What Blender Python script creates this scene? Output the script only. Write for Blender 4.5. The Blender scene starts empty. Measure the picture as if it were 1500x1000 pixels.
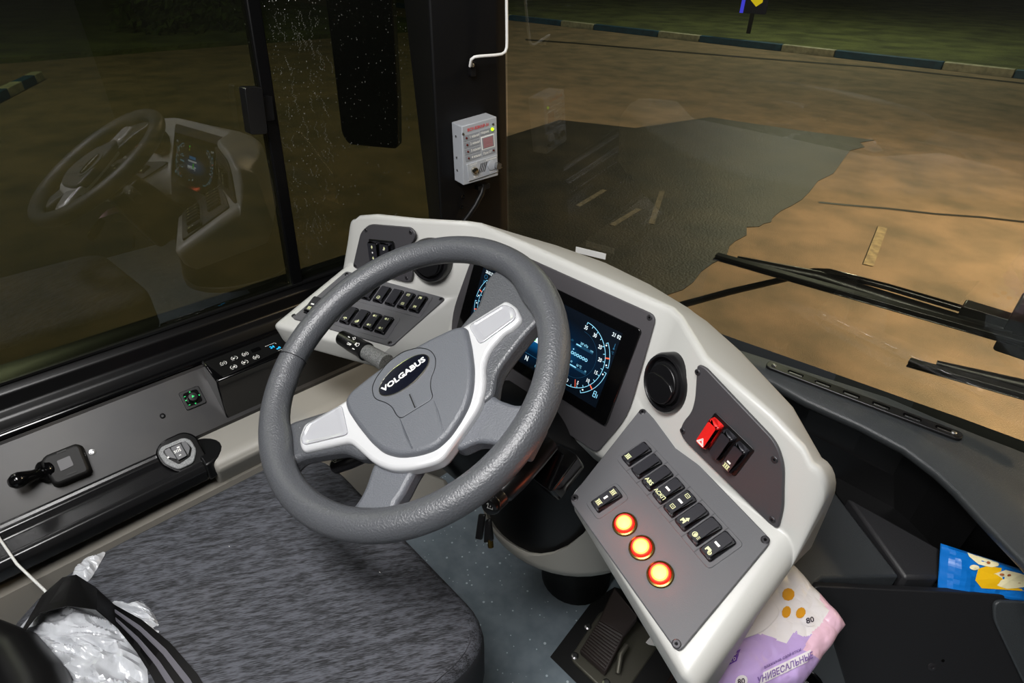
import bpy, bmesh, math, random
from mathutils import Vector as V, Matrix, noise
random.seed(7)
S = bpy.context.scene
COL = S.collection
# ------------------------------------------------------------------ camera, sky, light
F_PX = 870.04                                   # focal length in pixels of a 1500 px wide frame
CAM = V((0.56076, -0.35381, 1.27630))
RT = V((0.693389, 0.720288, 0.019905)); DN = V((0.407652, -0.369350, -0.835105)); FW = V((-0.594164, 0.587167, -0.549730))
cd = bpy.data.cameras.new('camera'); cam = bpy.data.objects.new('camera', cd); COL.objects.link(cam)
cd.sensor_width = 36.0; cd.lens = F_PX / 1500 * 36; cd.clip_start = .02; cd.clip_end = 300
m = Matrix((RT, -DN, -FW)).transposed().to_4x4(); m.translation = CAM
cam.matrix_world = m; S.camera = cam
S.view_settings.view_transform = 'Standard'; S.view_settings.look = 'None'
S.view_settings.gamma = 1; S.view_settings.use_curve_mapping = False
S.view_settings.exposure = 0.0
W = bpy.data.worlds.new('night'); S.world = W; W.use_nodes = True
W.node_tree.nodes['Background'].inputs[0].default_value = (.30, .33, .22, 1)
W.node_tree.nodes['Background'].inputs[1].default_value = .035

def lamp(name, kind, loc, target, power, color=(1, 1, 1), **kw):
    d = bpy.data.lights.new(name, kind); d.energy = power; d.color = color
    for k, v in kw.items(): setattr(d, k, v)
    o = bpy.data.objects.new(name, d); COL.objects.link(o); o.location = loc
    o.rotation_euler = (V(target) - V(loc)).to_track_quat('-Z', 'Y').to_euler()
    return o
# saloon strip lamps on the ceiling, headlamps and a street lamp outside
lamp('cab_ceiling_lamp', 'AREA', (.26, -.55, 2.02), (.22, -.1, 0), 31, (1, .985, .975), shape='RECTANGLE', size=.9, size_y=.35)
lamp('saloon_ceiling_lamp', 'AREA', (.45, -1.35, 2.02), (.4, -.6, 0), 26, (1, .985, .975), shape='RECTANGLE', size=.3, size_y=1.2)
lamp('headlamp_right', 'SPOT', (1.2, .95, .0), (.05, 5.6, -.65), 1300, (1, .82, .58), spot_size=.85, spot_blend=1.0, shadow_soft_size=.08)
lamp('street_lamp', 'AREA', (-6, 18, 8), (-5.5, 17, 0), 700, (.98, 1, .76), shape='DISK', size=.8)
lamp('yard_lamp_right', 'AREA', (3.4, 6.2, 4.6), (.2, 5.4, -.65), 360, (1, .77, .52), shape='DISK', size=.5, spread=1.7)
lamp('yard_lamp', 'AREA', (-10, -2, 7), (-11, 2, 0), 560, (1, .97, .74), shape='DISK', size=.8)

# ------------------------------------------------------------------ helpers
def lin(c):
    return tuple(((x / 255) / 12.92 if x / 255 <= .04045 else (((x / 255) + .055) / 1.055) ** 2.4) for x in c)
MATS = {}
def mat(name, rgb, rough=.5, metal=0., spec=.5, bump=0., bscale=200., rgb2=None, cscale=20., detail=3., stretch=None, coat=0., c0=.35, c1=.65, bdist=.001):
    M = bpy.data.materials.new(name); M.use_nodes = True; nt = M.node_tree; b = nt.nodes['Principled BSDF']
    c = lin(rgb) if max(rgb) > 1 else rgb
    b.inputs['Base Color'].default_value = (*c, 1); b.inputs['Roughness'].default_value = rough
    b.inputs['Metallic'].default_value = metal; b.inputs['Specular IOR Level'].default_value = spec
    b.inputs['Coat Weight'].default_value = coat
    tc = None
    if bump or rgb2:
        tc = nt.nodes.new('ShaderNodeTexCoord'); src = tc.outputs['Object']
        if stretch:
            mp = nt.nodes.new('ShaderNodeMapping'); nt.links.new(src, mp.inputs[0]); mp.inputs['Rotation'].default_value = stretch[0]; mp.inputs['Scale'].default_value = stretch[1]; src = mp.outputs[0]
    if rgb2:
        n = nt.nodes.new('ShaderNodeTexNoise'); n.inputs['Scale'].default_value = cscale; n.inputs['Detail'].default_value = detail
        nt.links.new(src, n.inputs[0]); r = nt.nodes.new('ShaderNodeValToRGB')
        r.color_ramp.elements[0].position = c0; r.color_ramp.elements[1].position = c1
        c2 = lin(rgb2) if max(rgb2) > 1 else rgb2
        r.color_ramp.elements[0].color = (*c, 1); r.color_ramp.elements[1].color = (*c2, 1)
        nt.links.new(n.outputs[0], r.inputs[0]); nt.links.new(r.outputs[0], b.inputs['Base Color'])
    if bump:
        n = nt.nodes.new('ShaderNodeTexNoise'); n.inputs['Scale'].default_value = bscale; n.inputs['Detail'].default_value = 2
        nt.links.new(src, n.inputs[0]); bp = nt.nodes.new('ShaderNodeBump'); bp.inputs['Strength'].default_value = bump; bp.inputs['Distance'].default_value = bdist
        nt.links.new(n.outputs[0], bp.inputs['Height']); nt.links.new(bp.outputs[0], b.inputs['Normal'])
    MATS[name] = M; return M
def emit(name, rgb, strength):
    M = bpy.data.materials.new(name); M.use_nodes = True; nt = M.node_tree; b = nt.nodes['Principled BSDF']
    b.inputs['Base Color'].default_value = (*[x * .3 for x in lin(rgb)], 1)
    b.inputs['Emission Color'].default_value = (*lin(rgb), 1); b.inputs['Emission Strength'].default_value = strength
    MATS[name] = M; return M
def glass(name, tint, ior, dirt=0., dirtcol=(.5, .5, .45)):
    M = bpy.data.materials.new(name); M.use_nodes = True; nt = M.node_tree; nt.nodes.clear()
    out = nt.nodes.new('ShaderNodeOutputMaterial'); tr = nt.nodes.new('ShaderNodeBsdfTransparent'); gl = nt.nodes.new('ShaderNodeBsdfGlossy')
    tr.inputs[0].default_value = (*tint, 1); gl.inputs['Roughness'].default_value = 0.0
    fr = nt.nodes.new('ShaderNodeFresnel'); fr.inputs[0].default_value = ior
    ge = nt.nodes.new('ShaderNodeNewGeometry'); on = nt.nodes.new('ShaderNodeMath'); on.operation = 'SUBTRACT'; on.inputs[0].default_value = 1; nt.links.new(ge.outputs['Backfacing'], on.inputs[1])
    fm_ = nt.nodes.new('ShaderNodeMath'); fm_.operation = 'MULTIPLY'; nt.links.new(fr.outputs[0], fm_.inputs[0]); nt.links.new(on.outputs[0], fm_.inputs[1])   # one clean reflection per face, none inside the glass
    mx = nt.nodes.new('ShaderNodeMixShader'); nt.links.new(fm_.outputs[0], mx.inputs[0]); nt.links.new(tr.outputs[0], mx.inputs[1]); nt.links.new(gl.outputs[0], mx.inputs[2])
    last = mx
    if dirt:
        df = nt.nodes.new('ShaderNodeBsdfDiffuse'); df.inputs[0].default_value = (*dirtcol, 1)
        tc = nt.nodes.new('ShaderNodeTexCoord'); n = nt.nodes.new('ShaderNodeTexNoise'); n.inputs['Scale'].default_value = 3.; n.inputs['Detail'].default_value = 6
        nt.links.new(tc.outputs['Object'], n.inputs[0]); mu = nt.nodes.new('ShaderNodeMath'); mu.operation = 'MULTIPLY'; mu.inputs[1].default_value = dirt * 2
        nt.links.new(n.outputs[0], mu.inputs[0]); m2 = nt.nodes.new('ShaderNodeMixShader'); nt.links.new(mu.outputs[0], m2.inputs[0]); nt.links.new(mx.outputs[0], m2.inputs[1]); nt.links.new(df.outputs[0], m2.inputs[2]); last = m2
    nt.links.new(last.outputs[0], out.inputs[0]); MATS[name] = M; return M

def ray(px, py): return RT * ((px - 750) / F_PX) + DN * ((py - 500) / F_PX) + FW
def at(px, py, n, q):                            # where a picture point meets the real plane (n, q)
    d = ray(px, py); n = V(n); return CAM + d * (n.dot(V(q) - CAM) / n.dot(d))
class Fr:                                        # a plane with axes u (right), v (up), n (out)
    def __init__(s, o, n, u):
        s.o = V(o); s.n = V(n).normalized(); u = V(u); s.u = (u - s.n * u.dot(s.n)).normalized(); s.v = s.n.cross(s.u)
    def p(s, a, b, h=0): return s.o + s.u * a + s.v * b + s.n * h
    def px(s, x, y, h=0): return at(x, y, s.n, s.o + s.n * h)
    def ab(s, x, y, h=0): q = s.px(x, y, h) - s.o; return q.dot(s.u), q.dot(s.v)
    def sub(s, a, b, h=0, u=None): return Fr(s.p(a, b, h), s.n, u or s.u)
    def m(s): r = Matrix((s.u, s.v, s.n)).transposed().to_4x4(); r.translation = s.o; return r
def Z(z): return Fr((0, 0, z), (0, 0, 1), (1, 0, 0))

TEXTS = {}
def text_mesh(s, bold=0.):
    k = (s, bold)
    if k not in TEXTS:
        c = bpy.data.curves.new('t', 'FONT'); c.body = s; c.align_x = 'CENTER'; c.align_y = 'CENTER'; c.size = 1; c.offset = bold; c.resolution_u = 2
        o = bpy.data.objects.new('t', c); COL.objects.link(o); bpy.context.view_layer.update()
        me = bpy.data.meshes.new_from_object(o.evaluated_get(bpy.context.evaluated_depsgraph_get()))
        TEXTS[k] = ([v.co.copy() for v in me.vertices], [tuple(p.vertices) for p in me.polygons])
        bpy.data.objects.remove(o); bpy.data.curves.remove(c); bpy.data.meshes.remove(me)
    return TEXTS[k]

def rounded(pts, r, seg=4):
    """round the corners of a 3-D or 2-D loop"""
    out = []; n = len(pts)
    for i in range(n):
        a, b, c = V(pts[i - 1]), V(pts[i]), V(pts[(i + 1) % n])
        rr = r[i] if isinstance(r, (list, tuple)) else r
        d1, d2 = a - b, c - b; t = min(rr, d1.length * .45, d2.length * .45)
        if t < 1e-5: out.append(b); continue
        p, q = b + d1.normalized() * t, b + d2.normalized() * t
        for k in range(seg + 1):
            s = k / seg; out.append(p * (1 - s) ** 2 + b * 2 * s * (1 - s) + q * s * s)
    return out

class MB:
    def __init__(s): s.v = []; s.f = []; s.mi = []; s.mats = []; s.k = 0
    def use(s, m):
        if isinstance(m, str): m = MATS[m]
        if m not in s.mats: s.mats.append(m)
        s.k = s.mats.index(m); return s
    def add(s, vs, fs):
        b = len(s.v); s.v += [V(x) for x in vs]; s.f += [tuple(i + b for i in f) for f in fs]; s.mi += [s.k] * len(fs); return s
    def prism(s, loop, vec, taper=None):
        """loop swept by vec (closed); taper shrinks the far end about its centre"""
        loop = [V(p) for p in loop]; n = len(loop); vec = V(vec); c = sum(loop, V((0, 0, 0))) / n
        top = [p + vec if taper is None else c + (p - c) * taper + vec for p in loop]
        return s.add(loop + top, [tuple(range(n))[::-1], tuple(range(n, 2 * n))] + [(i, (i + 1) % n, n + (i + 1) % n, n + i) for i in range(n)])
    def box(s, fr, a0, a1, b0, b1, h0, h1, r=0):
        L = [(a0, b0), (a1, b0), (a1, b1), (a0, b1)]
        L = [(x, y) for x, y in L]
        if r: L = [(p[0], p[1]) for p in rounded([(x, y) for x, y in L], r, 3)]
        return s.prism([fr.p(x, y, h0) for x, y in L], fr.n * (h1 - h0))
    def cap(s, fr, w, l, h, inset=.0015, r=.002):
        """a rocker cap: rounded base, narrower rounded top"""
        def L(w, l, h): return [fr.p(p[0], p[1], h) for p in rounded([(-w / 2, -l / 2), (w / 2, -l / 2), (w / 2, l / 2), (-w / 2, l / 2)], r, 2)]
        A, B, C = L(w, l, 0), L(w, l, h * .65), L(w - 2 * inset, l - 2 * inset, h)
        n = len(A); vs = A + B + C
        fs = [(i, (i + 1) % n, n + (i + 1) % n, n + i) for i in range(2 * n) if (i % n) != n - 1] + [(n - 1, 0, n, 2 * n - 1), (2 * n - 1, n, 2 * n, 3 * n - 1)]
        return s.add(vs, fs + [tuple(range(2 * n, 3 * n)), tuple(range(n))[::-1]])
    def tube(s, path, r, seg=12, caps=True, sx=1.):
        path = [V(p) for p in path]; n = len(path); R = r if isinstance(r, (list, tuple)) else [r] * n
        up = None; vs = []
        for i in range(n):
            t = (path[min(i + 1, n - 1)] - path[max(i - 1, 0)]).normalized()
            if up is None: up = t.orthogonal().normalized()
            up = (up - t * up.dot(t)).normalized(); w = t.cross(up)
            for k in range(seg):
                a = 2 * math.pi * k / seg; vs.append(path[i] + (up * math.cos(a) * sx + w * math.sin(a)) * R[i])
        fs = [(i * seg + k, i * seg + (k + 1) % seg, (i + 1) * seg + (k + 1) % seg, (i + 1) * seg + k) for i in range(n - 1) for k in range(seg)]
        if caps: fs += [tuple(range(seg))[::-1], tuple(range((n - 1) * seg, n * seg))]
        return s.add(vs, fs)
    def lathe(s, fr, prof, seg=32, sy=1., cap0=True, cap1=True):
        """prof: (radius, height) along fr.n"""
        n = len(prof); vs = [fr.p(r * math.cos(2 * math.pi * k / seg), r * sy * math.sin(2 * math.pi * k / seg), h) for r, h in prof for k in range(seg)]
        fs = [(i * seg + k, i * seg + (k + 1) % seg, (i + 1) * seg + (k + 1) % seg, (i + 1) * seg + k) for i in range(n - 1) for k in range(seg)]
        if cap0: fs.append(tuple(range(seg))[::-1])
        if cap1: fs.append(tuple(range((n - 1) * seg, n * seg)))
        return s.add(vs, fs)
    def loft(s, rings, closed=True, caps=True):
        n = len(rings[0]); vs = [p for r in rings for p in r]; k = len(rings)
        fs = [(i * n + j, i * n + (j + 1) % n, (i + 1) * n + (j + 1) % n, (i + 1) * n + j) for i in range(k - 1) for j in range(n if closed else n - 1)]
        if caps: fs += [tuple(range(n))[::-1], tuple(range((k - 1) * n, k * n))]
        return s.add(vs, fs)
    def poly(s, pts): return s.add(pts, [tuple(range(len(pts)))])
    def flat(s, fr, L, h=0, t=.0003):
        """thin print standing t proud of plane fr at height h"""
        return s.prism([fr.p(a, b, h - .0002) for a, b in L], fr.n * (t + .0002))
    def rect(s, fr, a, b, w, l, h=0, t=.0003): return s.flat(fr, [(a - w / 2, b - l / 2), (a + w / 2, b - l / 2), (a + w / 2, b + l / 2), (a - w / 2, b + l / 2)], h, t)
    def disc(s, fr, a, b, r, h=0, t=.0003, seg=16): return s.flat(fr, [(a + r * math.cos(2 * math.pi * k / seg), b + r * math.sin(2 * math.pi * k / seg)) for k in range(seg)], h, t)
    def arc(s, fr, a, b, r, w, d0, d1, h=0, t=.0003, seg=24):
        n = max(2, int(seg)); A = [math.radians(d0 + (d1 - d0) * k / n) for k in range(n + 1)]
        for k in range(n):
            q = [(a + rr * math.cos(x), b + rr * math.sin(x)) for rr, x in ((r - w / 2, A[k]), (r + w / 2, A[k]), (r + w / 2, A[k + 1]), (r - w / 2, A[k + 1]))]
            s.add([fr.p(x, y, h + t) for x, y in q], [(0, 1, 2, 3)])
        return s
    def text(s, fr, str_, a, b, size, h=0, bold=0., sx=1., italic=0.):
        vs, fs = text_mesh(str_, bold)
        return s.add([fr.p(a + (v.x * sx + v.y * italic) * size, b + v.y * size, h + .0003) for v in vs], fs)
    def mesh(s, name):
        me = bpy.data.meshes.new(name)
        me.from_pydata([tuple(v) for v in s.v], [], s.f)
        for m in s.mats: me.materials.append(m)
        if len(s.mats) > 1: me.polygons.foreach_set('material_index', s.mi)
        return me

WORLD = {}                                      # world position of every object with children
def thing(name, label, cat, loc, group=None):
    o = bpy.data.objects.new(name, None); COL.objects.link(o); o.location = loc; o.empty_display_size = .05
    WORLD[o.name] = V(loc); o['label'] = label; o['category'] = cat
    if group: o['group'] = group
    return o
def tag(o, label, cat, group=None):
    o['label'] = label; o['category'] = cat
    if group: o['group'] = group
    return o
def obj(name, mb, parent=None, smooth=None, bevel=None, seg=2, sub=0, label=None, kind=None, fixn=True):
    """one mesh object; its origin sits at the bottom centre of its box"""
    vs = mb.v; lo = V([min(v[i] for v in vs) for i in range(3)]); hi = V([max(v[i] for v in vs) for i in range(3)])
    c = V(((lo.x + hi.x) / 2, (lo.y + hi.y) / 2, lo.z))
    mb.v = [v - c for v in vs]; me = mb.mesh(name); mb.v = vs
    if fixn:
        bm = bmesh.new(); bm.from_mesh(me); bmesh.ops.recalc_face_normals(bm, faces=bm.faces); bm.to_mesh(me); bm.free()
    o = bpy.data.objects.new(name, me); COL.objects.link(o)
    o.location = c - (WORLD[parent.name] if parent else V((0, 0, 0))); o.parent = parent; WORLD[o.name] = c
    if smooth is not None:
        me.polygons.foreach_set('use_smooth', [True] * len(me.polygons))
        me.set_sharp_from_angle(angle=math.radians(smooth))
    if bevel:
        b = o.modifiers.new('bevel', 'BEVEL'); b.width = bevel; b.segments = seg; b.limit_method = 'ANGLE'; b.angle_limit = math.radians(24); b.harden_normals = False
        me.polygons.foreach_set('use_smooth', [True] * len(me.polygons)); me.set_sharp_from_angle(angle=math.radians(60))
    if sub:
        b = o.modifiers.new('sub', 'SUBSURF'); b.levels = sub; b.render_levels = sub
        me.polygons.foreach_set('use_smooth', [True] * len(me.polygons))
    if label: o['label'] = label
    if kind: o['kind'] = kind
    return o
def B(m): return MB().use(m)

# ------------------------------------------------------------------ materials
mat('grey_plastic', (184, 184, 180), .36, bump=.12, bscale=900)
mat('beige_plastic', (152, 149, 141), .5, bump=.1, bscale=700)
mat('panel_dark', (62, 61, 64), .5, bump=.18, bscale=1400)
mat('panel_mid', (86, 86, 89), .5, bump=.18, bscale=1400)
mat('bezel_dark', (64, 62, 65), .55, bump=.15, bscale=1200)
mat('wheel_leather', (76, 78, 82), .36, spec=.7, bump=.5, bscale=420, bdist=.0016)
mat('wheel_pad', (90, 93, 99), .42, spec=.6, bump=.5, bscale=560, bdist=.0012)
mat('silver', (214, 215, 217), .30, metal=.3)
mat('black_plastic', (17, 17, 18), .32, bump=.06, bscale=900)
mat('black_gloss', (7, 7, 8), .12)
mat('black_satin', (11, 11, 12), .42, spec=.35)
mat('frame_black', (6, 6, 7), .34, spec=.4)
mat('black_rough', (54, 57, 59), .36, bump=.5, bscale=900)
mat('tray_black', (27, 27, 28), .24, spec=.6, bump=.05, bscale=900)
mat('cover_black', (27, 27, 29), .5, bump=.15, bscale=500)
mat('shelf_black', (40, 40, 42), .45, bump=.3, bscale=700)
mat('console_black', (32, 31, 32), .42, spec=.4, bump=.06, bscale=600, rgb2=(46, 44, 42), cscale=9)
mat('switch_black', (38, 38, 43), .36)
mat('switch_side', (9, 9, 10), .4)
mat('icon', (226, 230, 176), .5); mat('icon_white', (240, 240, 235), .5)
mat('screw_dark', (62, 61, 64), .35, metal=.6); mat('screw_steel', (190, 190, 190), .3, metal=1)
mat('red_plastic', (222, 34, 30), .35)
mat('vinyl', (134, 146, 154), .36, rgb2=(120, 132, 140), cscale=30)
mat('fleck', (178, 190, 196), .5)
mat('rubber', (13, 13, 13), .6)
mat('pedal_brown', (38, 28, 25), .5, bump=.15, bscale=400)
mat('cast_metal', (96, 94, 84), .45, metal=.5, bump=.2, bscale=150)
mat('grey_paint', (168, 172, 178), .45)
mat('white', (235, 235, 232), .6); mat('chrome', (210, 205, 190), .15, metal=1)
mat('wall_paint', (126, 122, 114), .55); mat('ceiling_paint', (200, 200, 194), .6); mat('saloon_paint', (62, 63, 60), .6)
mat('vent_black', (15, 15, 17), .34)
# fabric: dark cloth with short light dashes along one direction
def fabric():
    M = mat('seat_fabric', (52, 54, 60), .85); nt = M.node_tree; b = nt.nodes['Principled BSDF']
    tc = nt.nodes.new('ShaderNodeTexCoord'); mp = nt.nodes.new('ShaderNodeMapping'); mp.inputs['Rotation'].default_value = (0, 0, math.radians(-59)); nt.links.new(tc.outputs['Object'], mp.inputs[0])
    def nz(sc, det):
        mm = nt.nodes.new('ShaderNodeVectorMath'); mm.operation = 'MULTIPLY'; mm.inputs[1].default_value = sc; nt.links.new(mp.outputs[0], mm.inputs[0])
        n = nt.nodes.new('ShaderNodeTexNoise'); n.inputs['Scale'].default_value = 1; n.inputs['Detail'].default_value = det; nt.links.new(mm.outputs[0], n.inputs[0]); return n
    a = nz((95, 900, 700), 2); g = nz((30, 150, 110), 3)
    r = nt.nodes.new('ShaderNodeValToRGB'); e = r.color_ramp.elements; e[0].position = .42; e[1].position = .60; e[0].color = (*lin((24, 25, 28)), 1); e[1].color = (*lin((78, 80, 87)), 1)
    ad = nt.nodes.new('ShaderNodeMath'); ad.operation = 'MULTIPLY_ADD'; ad.inputs[1].default_value = .45; nt.links.new(g.outputs[0], ad.inputs[0])
    mu = nt.nodes.new('ShaderNodeMath'); mu.operation = 'MULTIPLY'; mu.inputs[1].default_value = .58; nt.links.new(a.outputs[0], mu.inputs[0]); nt.links.new(mu.outputs[0], ad.inputs[2])
    nt.links.new(ad.outputs[0], r.inputs[0]); nt.links.new(r.outputs[0], b.inputs['Base Color'])
    bp = nt.nodes.new('ShaderNodeBump'); bp.inputs['Strength'].default_value = .5; bp.inputs['Distance'].default_value = .001
    nt.links.new(a.outputs[0], bp.inputs['Height']); nt.links.new(bp.outputs[0], b.inputs['Normal'])
fabric()
mat('seat_side', (38, 39, 43), .85, bump=.4, bscale=700)
emit('lamp_core', (255, 214, 110), 1.9); emit('lamp_edge', (255, 178, 70), 1.4); emit('lamp_red', (255, 36, 24), 1.6)
mat('ring_brass', (120, 100, 52), .25, metal=.9)
emit('led_green', (190, 255, 20), 1.6); emit('glow_green', (30, 220, 110), .9); emit('glow_blue', (40, 190, 255), 1.1)
emit('scr_cyan', (150, 225, 255), .95); emit('scr_white', (235, 250, 255), 1.0); emit('scr_red', (255, 105, 70), .9); emit('scr_green', (30, 235, 50), .9); emit('scr_yellow', (240, 235, 40), .9)
emit('scr_dim', (40, 110, 150), .6); emit('scr_bar', (22, 78, 112), .5); emit('scr_blue', (20, 160, 235), .8)
# ------------------------------------------------------------------ planes of the cab, in metres (X right, Y forward, Z up)
GN, GQ = V((-.04, 1, .12)).normalized(), V((.2, .69, .62))            # windscreen
LN, LQ = V((1, .018, .04)).normalized(), V((-.73, 0, .58))          # driver's side window
FG = Fr(GQ, -GN, (1, 0, 0)); FL = Fr(LQ, LN, (0, 1, 0))
FSC = Fr((0, .2635, .7505), (0, -.934, .357), (1, 0, 0))            # screen face
FR_LOW = Fr((.337, .134, .696), (-.113, -.376, .92), (1, 0, 0)); FR_UP = Fr((.367, .209, .784), (-.173, -.975, .141), (1, 0, 0))
FL_LOW = Fr((-.337, .134, .696), (.113, -.376, .92), (1, 0, 0)); FL_UP = Fr((-.367, .209, .784), (.173, -.975, .141), (1, 0, 0))
TILT = math.radians(30.7); FW_ = Fr((0, 0, .8), (0, -math.sin(TILT), math.cos(TILT)), (1, 0, 0))   # steering wheel

# ------------------------------------------------------------------ the setting
def struct(name, mb, **kw):
    o = obj(name, mb, **kw); o['kind'] = 'structure'; return o
def sroot(name, loc):
    o = bpy.data.objects.new(name, None); COL.objects.link(o); o.location = loc; WORLD[o.name] = V(loc); o['kind'] = 'structure'; o.empty_display_size = .05; return o
WX = Fr((0, 0, 0), (0, 0, 1), (1, 0, 0))
def vinyl_flecks():
    M = MATS['vinyl']; nt = M.node_tree; b = nt.nodes['Principled BSDF']; old = b.inputs['Base Color'].links[0].from_socket
    tc = nt.nodes.new('ShaderNodeTexCoord'); mx = nt.nodes.new('ShaderNodeMix'); mx.data_type = 'RGBA'
    vo = nt.nodes.new('ShaderNodeTexVoronoi'); vo.inputs['Scale'].default_value = 78; nt.links.new(tc.outputs['Object'], vo.inputs['Vector'])
    lt = nt.nodes.new('ShaderNodeMath'); lt.operation = 'LESS_THAN'; nt.links.new(vo.outputs['Distance'], lt.inputs[0])
    sp = nt.nodes.new('ShaderNodeSeparateColor'); nt.links.new(vo.outputs['Color'], sp.inputs[0])
    th = nt.nodes.new('ShaderNodeMath'); th.operation = 'MULTIPLY_ADD'; th.inputs[1].default_value = .40; th.inputs[2].default_value = -.16; nt.links.new(sp.outputs[0], th.inputs[0]); nt.links.new(th.outputs[0], lt.inputs[1])
    nt.links.new(lt.outputs[0], mx.inputs[0]); nt.links.new(old, mx.inputs[6]); mx.inputs[7].default_value = (*lin((205, 216, 222)), 1); nt.links.new(mx.outputs[2], b.inputs['Base Color'])
vinyl_flecks()
struct('floor', B('vinyl').box(WX, -.62, 1.75, -1.75, .66, -.05, 0))
struct('ceiling', B('ceiling_paint').box(WX, -.9, 1.8, -1.8, .9, 2.08, 2.12))
struct('wall_back', B('saloon_paint').box(WX, -.9, 1.8, -1.8, -1.75, 0, 2.08))
struct('wall_right', B('saloon_paint').box(WX, 1.75, 1.8, -1.75, .5, 0, 2.08))
struct('wall_front', B('black_satin').box(WX, -.62, 1.75, .60, .64, 0, .56))
# left wall under the side console: beige moulded panel with a rounded ledge ahead of the tray
w = B('wall_paint')
def prof_y(mb, prof, ys): mb.loft([[V((x, y, z)) for x, z in prof] for y in ys])
prof_y(w, [(-.62, 0), (-.445, 0), (-.45, .1), (-.475, .33), (-.62, .33)], (-1.75, .6))
struct('wall_left', w, smooth=40)
t = B('beige_plastic'); prof_y(t, [(-.60, .31), (-.492, .31), (-.460, .380), (-.462, .395), (-.478, .404), (-.60, .405)], (-.175, .60)); struct('trim_1', t, bevel=.012, seg=3)
# upper left wall and window
struct('trim_2', B('black_satin').box(WX, -.80, -.74, -1.75, .58, 1.62, 2.08))
struct('trim_3', B('black_satin').box(WX, -.79, -.74, -1.75, -.98, .0, 1.62))
w1 = sroot('window_1', (-.73, -.2, .56))
glass('pane_side', (.42, .45, .36), 2.0, .008, (.30, .31, .22)); glass('pane_front', (.80, .80, .74), 1.62, .007, (.42, .42, .36))
def slab(mb, loop, n, t): return mb.prism(loop, V(n) * t)
dvl = [FL.px(367, 0), FL.px(433, 417)]                       # divider between the sliding and the fixed pane
def lineat(a, b, z): return a + (b - a) * ((z - a.z) / (b.z - a.z))
zb, zt = .565, 1.62
def LP(y, z, h=0):                                            # point of the side window plane
    return V((LQ.x - (LN.y * (y - LQ.y) + LN.z * (z - LQ.z) - h) / LN.x, y, z))
d0, d1 = lineat(*dvl, zb).y, lineat(*dvl, zt).y
obj('pane', slab(B('pane_side'), [LP(-.98, zb), LP(d0, zb), LP(d1, zt), LP(-.98, zt)], LN, .004), w1, label='sliding rear pane reflecting the steering wheel')
obj('pane', slab(B('pane_side'), [LP(d0, zb, -.012), LP(.70, zb, -.012), LP(.70, zt, -.012), LP(d1, zt, -.012)], LN, .004), w1, label='fixed front pane wet with drops')
obj('divider_post', B('frame_black').loft([[LP(y + a, z, h) for a, h in ((-.014, -.016), (.014, -.016), (.014, .014), (-.014, .014))] for y, z in ((d0, zb), (d1, zt))]), w1, bevel=.003)
# sill: black frame below the glass, down to the rail
sl = B('frame_black'); prof_y(sl, [(-.80, .40), (-.672, .40), (-.672, .512), (-.684, .535), (-.700, .543), (-.704, .572), (-.722, .5835), (-.80, .5835)], (-1.75, .60)); obj('sill', sl, w1, bevel=.004)
g = B('black_plastic'); prof_y(g, [(-.716, .584), (-.726, .584), (-.726, .589), (-.716, .589)], (-.98, .59)); obj('glazing_bead', g, w1, label='grey glazing bead along the bottom of the glass')
# latch on the divider
lf = Fr(FL.px(374, 160, .016), LN, (0, 1, -.1))
lm = B('black_plastic').box(lf, -.028, .008, -.045, .045, .0, .028, .006).box(lf, .004, .034, -.022, .026, -.004, .012, .004)
obj('latch', lm, w1, bevel=.004)
# drops on the fixed pane
def water():
    M = bpy.data.materials.new('water'); M.use_nodes = True; nt = M.node_tree; nt.nodes.clear()
    out = nt.nodes.new('ShaderNodeOutputMaterial'); tr_ = nt.nodes.new('ShaderNodeBsdfTransparent'); gl = nt.nodes.new('ShaderNodeBsdfGlossy'); gl.inputs['Roughness'].default_value = .12
    fr_ = nt.nodes.new('ShaderNodeFresnel'); fr_.inputs[0].default_value = 1.45; mx = nt.nodes.new('ShaderNodeMixShader')
    nt.links.new(fr_.outputs[0], mx.inputs[0]); nt.links.new(tr_.outputs[0], mx.inputs[1]); nt.links.new(gl.outputs[0], mx.inputs[2]); df = nt.nodes.new('ShaderNodeBsdfDiffuse'); df.inputs[0].default_value = (.7, .7, .62, 1); m2 = nt.nodes.new('ShaderNodeMixShader'); m2.inputs[0].default_value = .13; nt.links.new(mx.outputs[0], m2.inputs[1]); nt.links.new(df.outputs[0], m2.inputs[2]); nt.links.new(m2.outputs[0], out.inputs[0]); MATS['water'] = M; return M
dr = B(water())
def drop(fr, a, b, r, l):
    vs = []
    for k in range(6):
        t_ = 2 * math.pi * k / 6; vs.append(fr.p(a + r * math.cos(t_), b + r * l * math.sin(t_)))
    dr.add(vs + [fr.p(a, b - r * .2, r * .55)], [(k, (k + 1) % 6, 6) for k in range(6)])
for i in range(900):
    if i < 560: px, py = random.uniform(392, 600), random.uniform(0, 400) ** 1.0
    elif i < 760: px, py = random.gauss(385, 30), random.uniform(0, 330)
    else: px, py = random.uniform(380, 470), random.uniform(100, 400)
    if px < 340 or px > 602: continue
    a, b = FL.ab(px, py, -.006); r = random.choice((.0006, .0008, .0011, .0015)); drop(FL, a, b, r, random.choice((1, 1, 1.3)))
for i in range(70):                                           # runs and trails
    a, b = FL.ab(random.uniform(392, 480), random.uniform(10, 360), -.006)
    for k in range(random.randint(6, 16)):
        drop(FL, a, b, .0007, 1.6); a += random.uniform(-.003, .0035); b -= random.uniform(.0015, .004)
dro = obj('rain_drops', dr, w1, kind='stuff', fixn=False)
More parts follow.
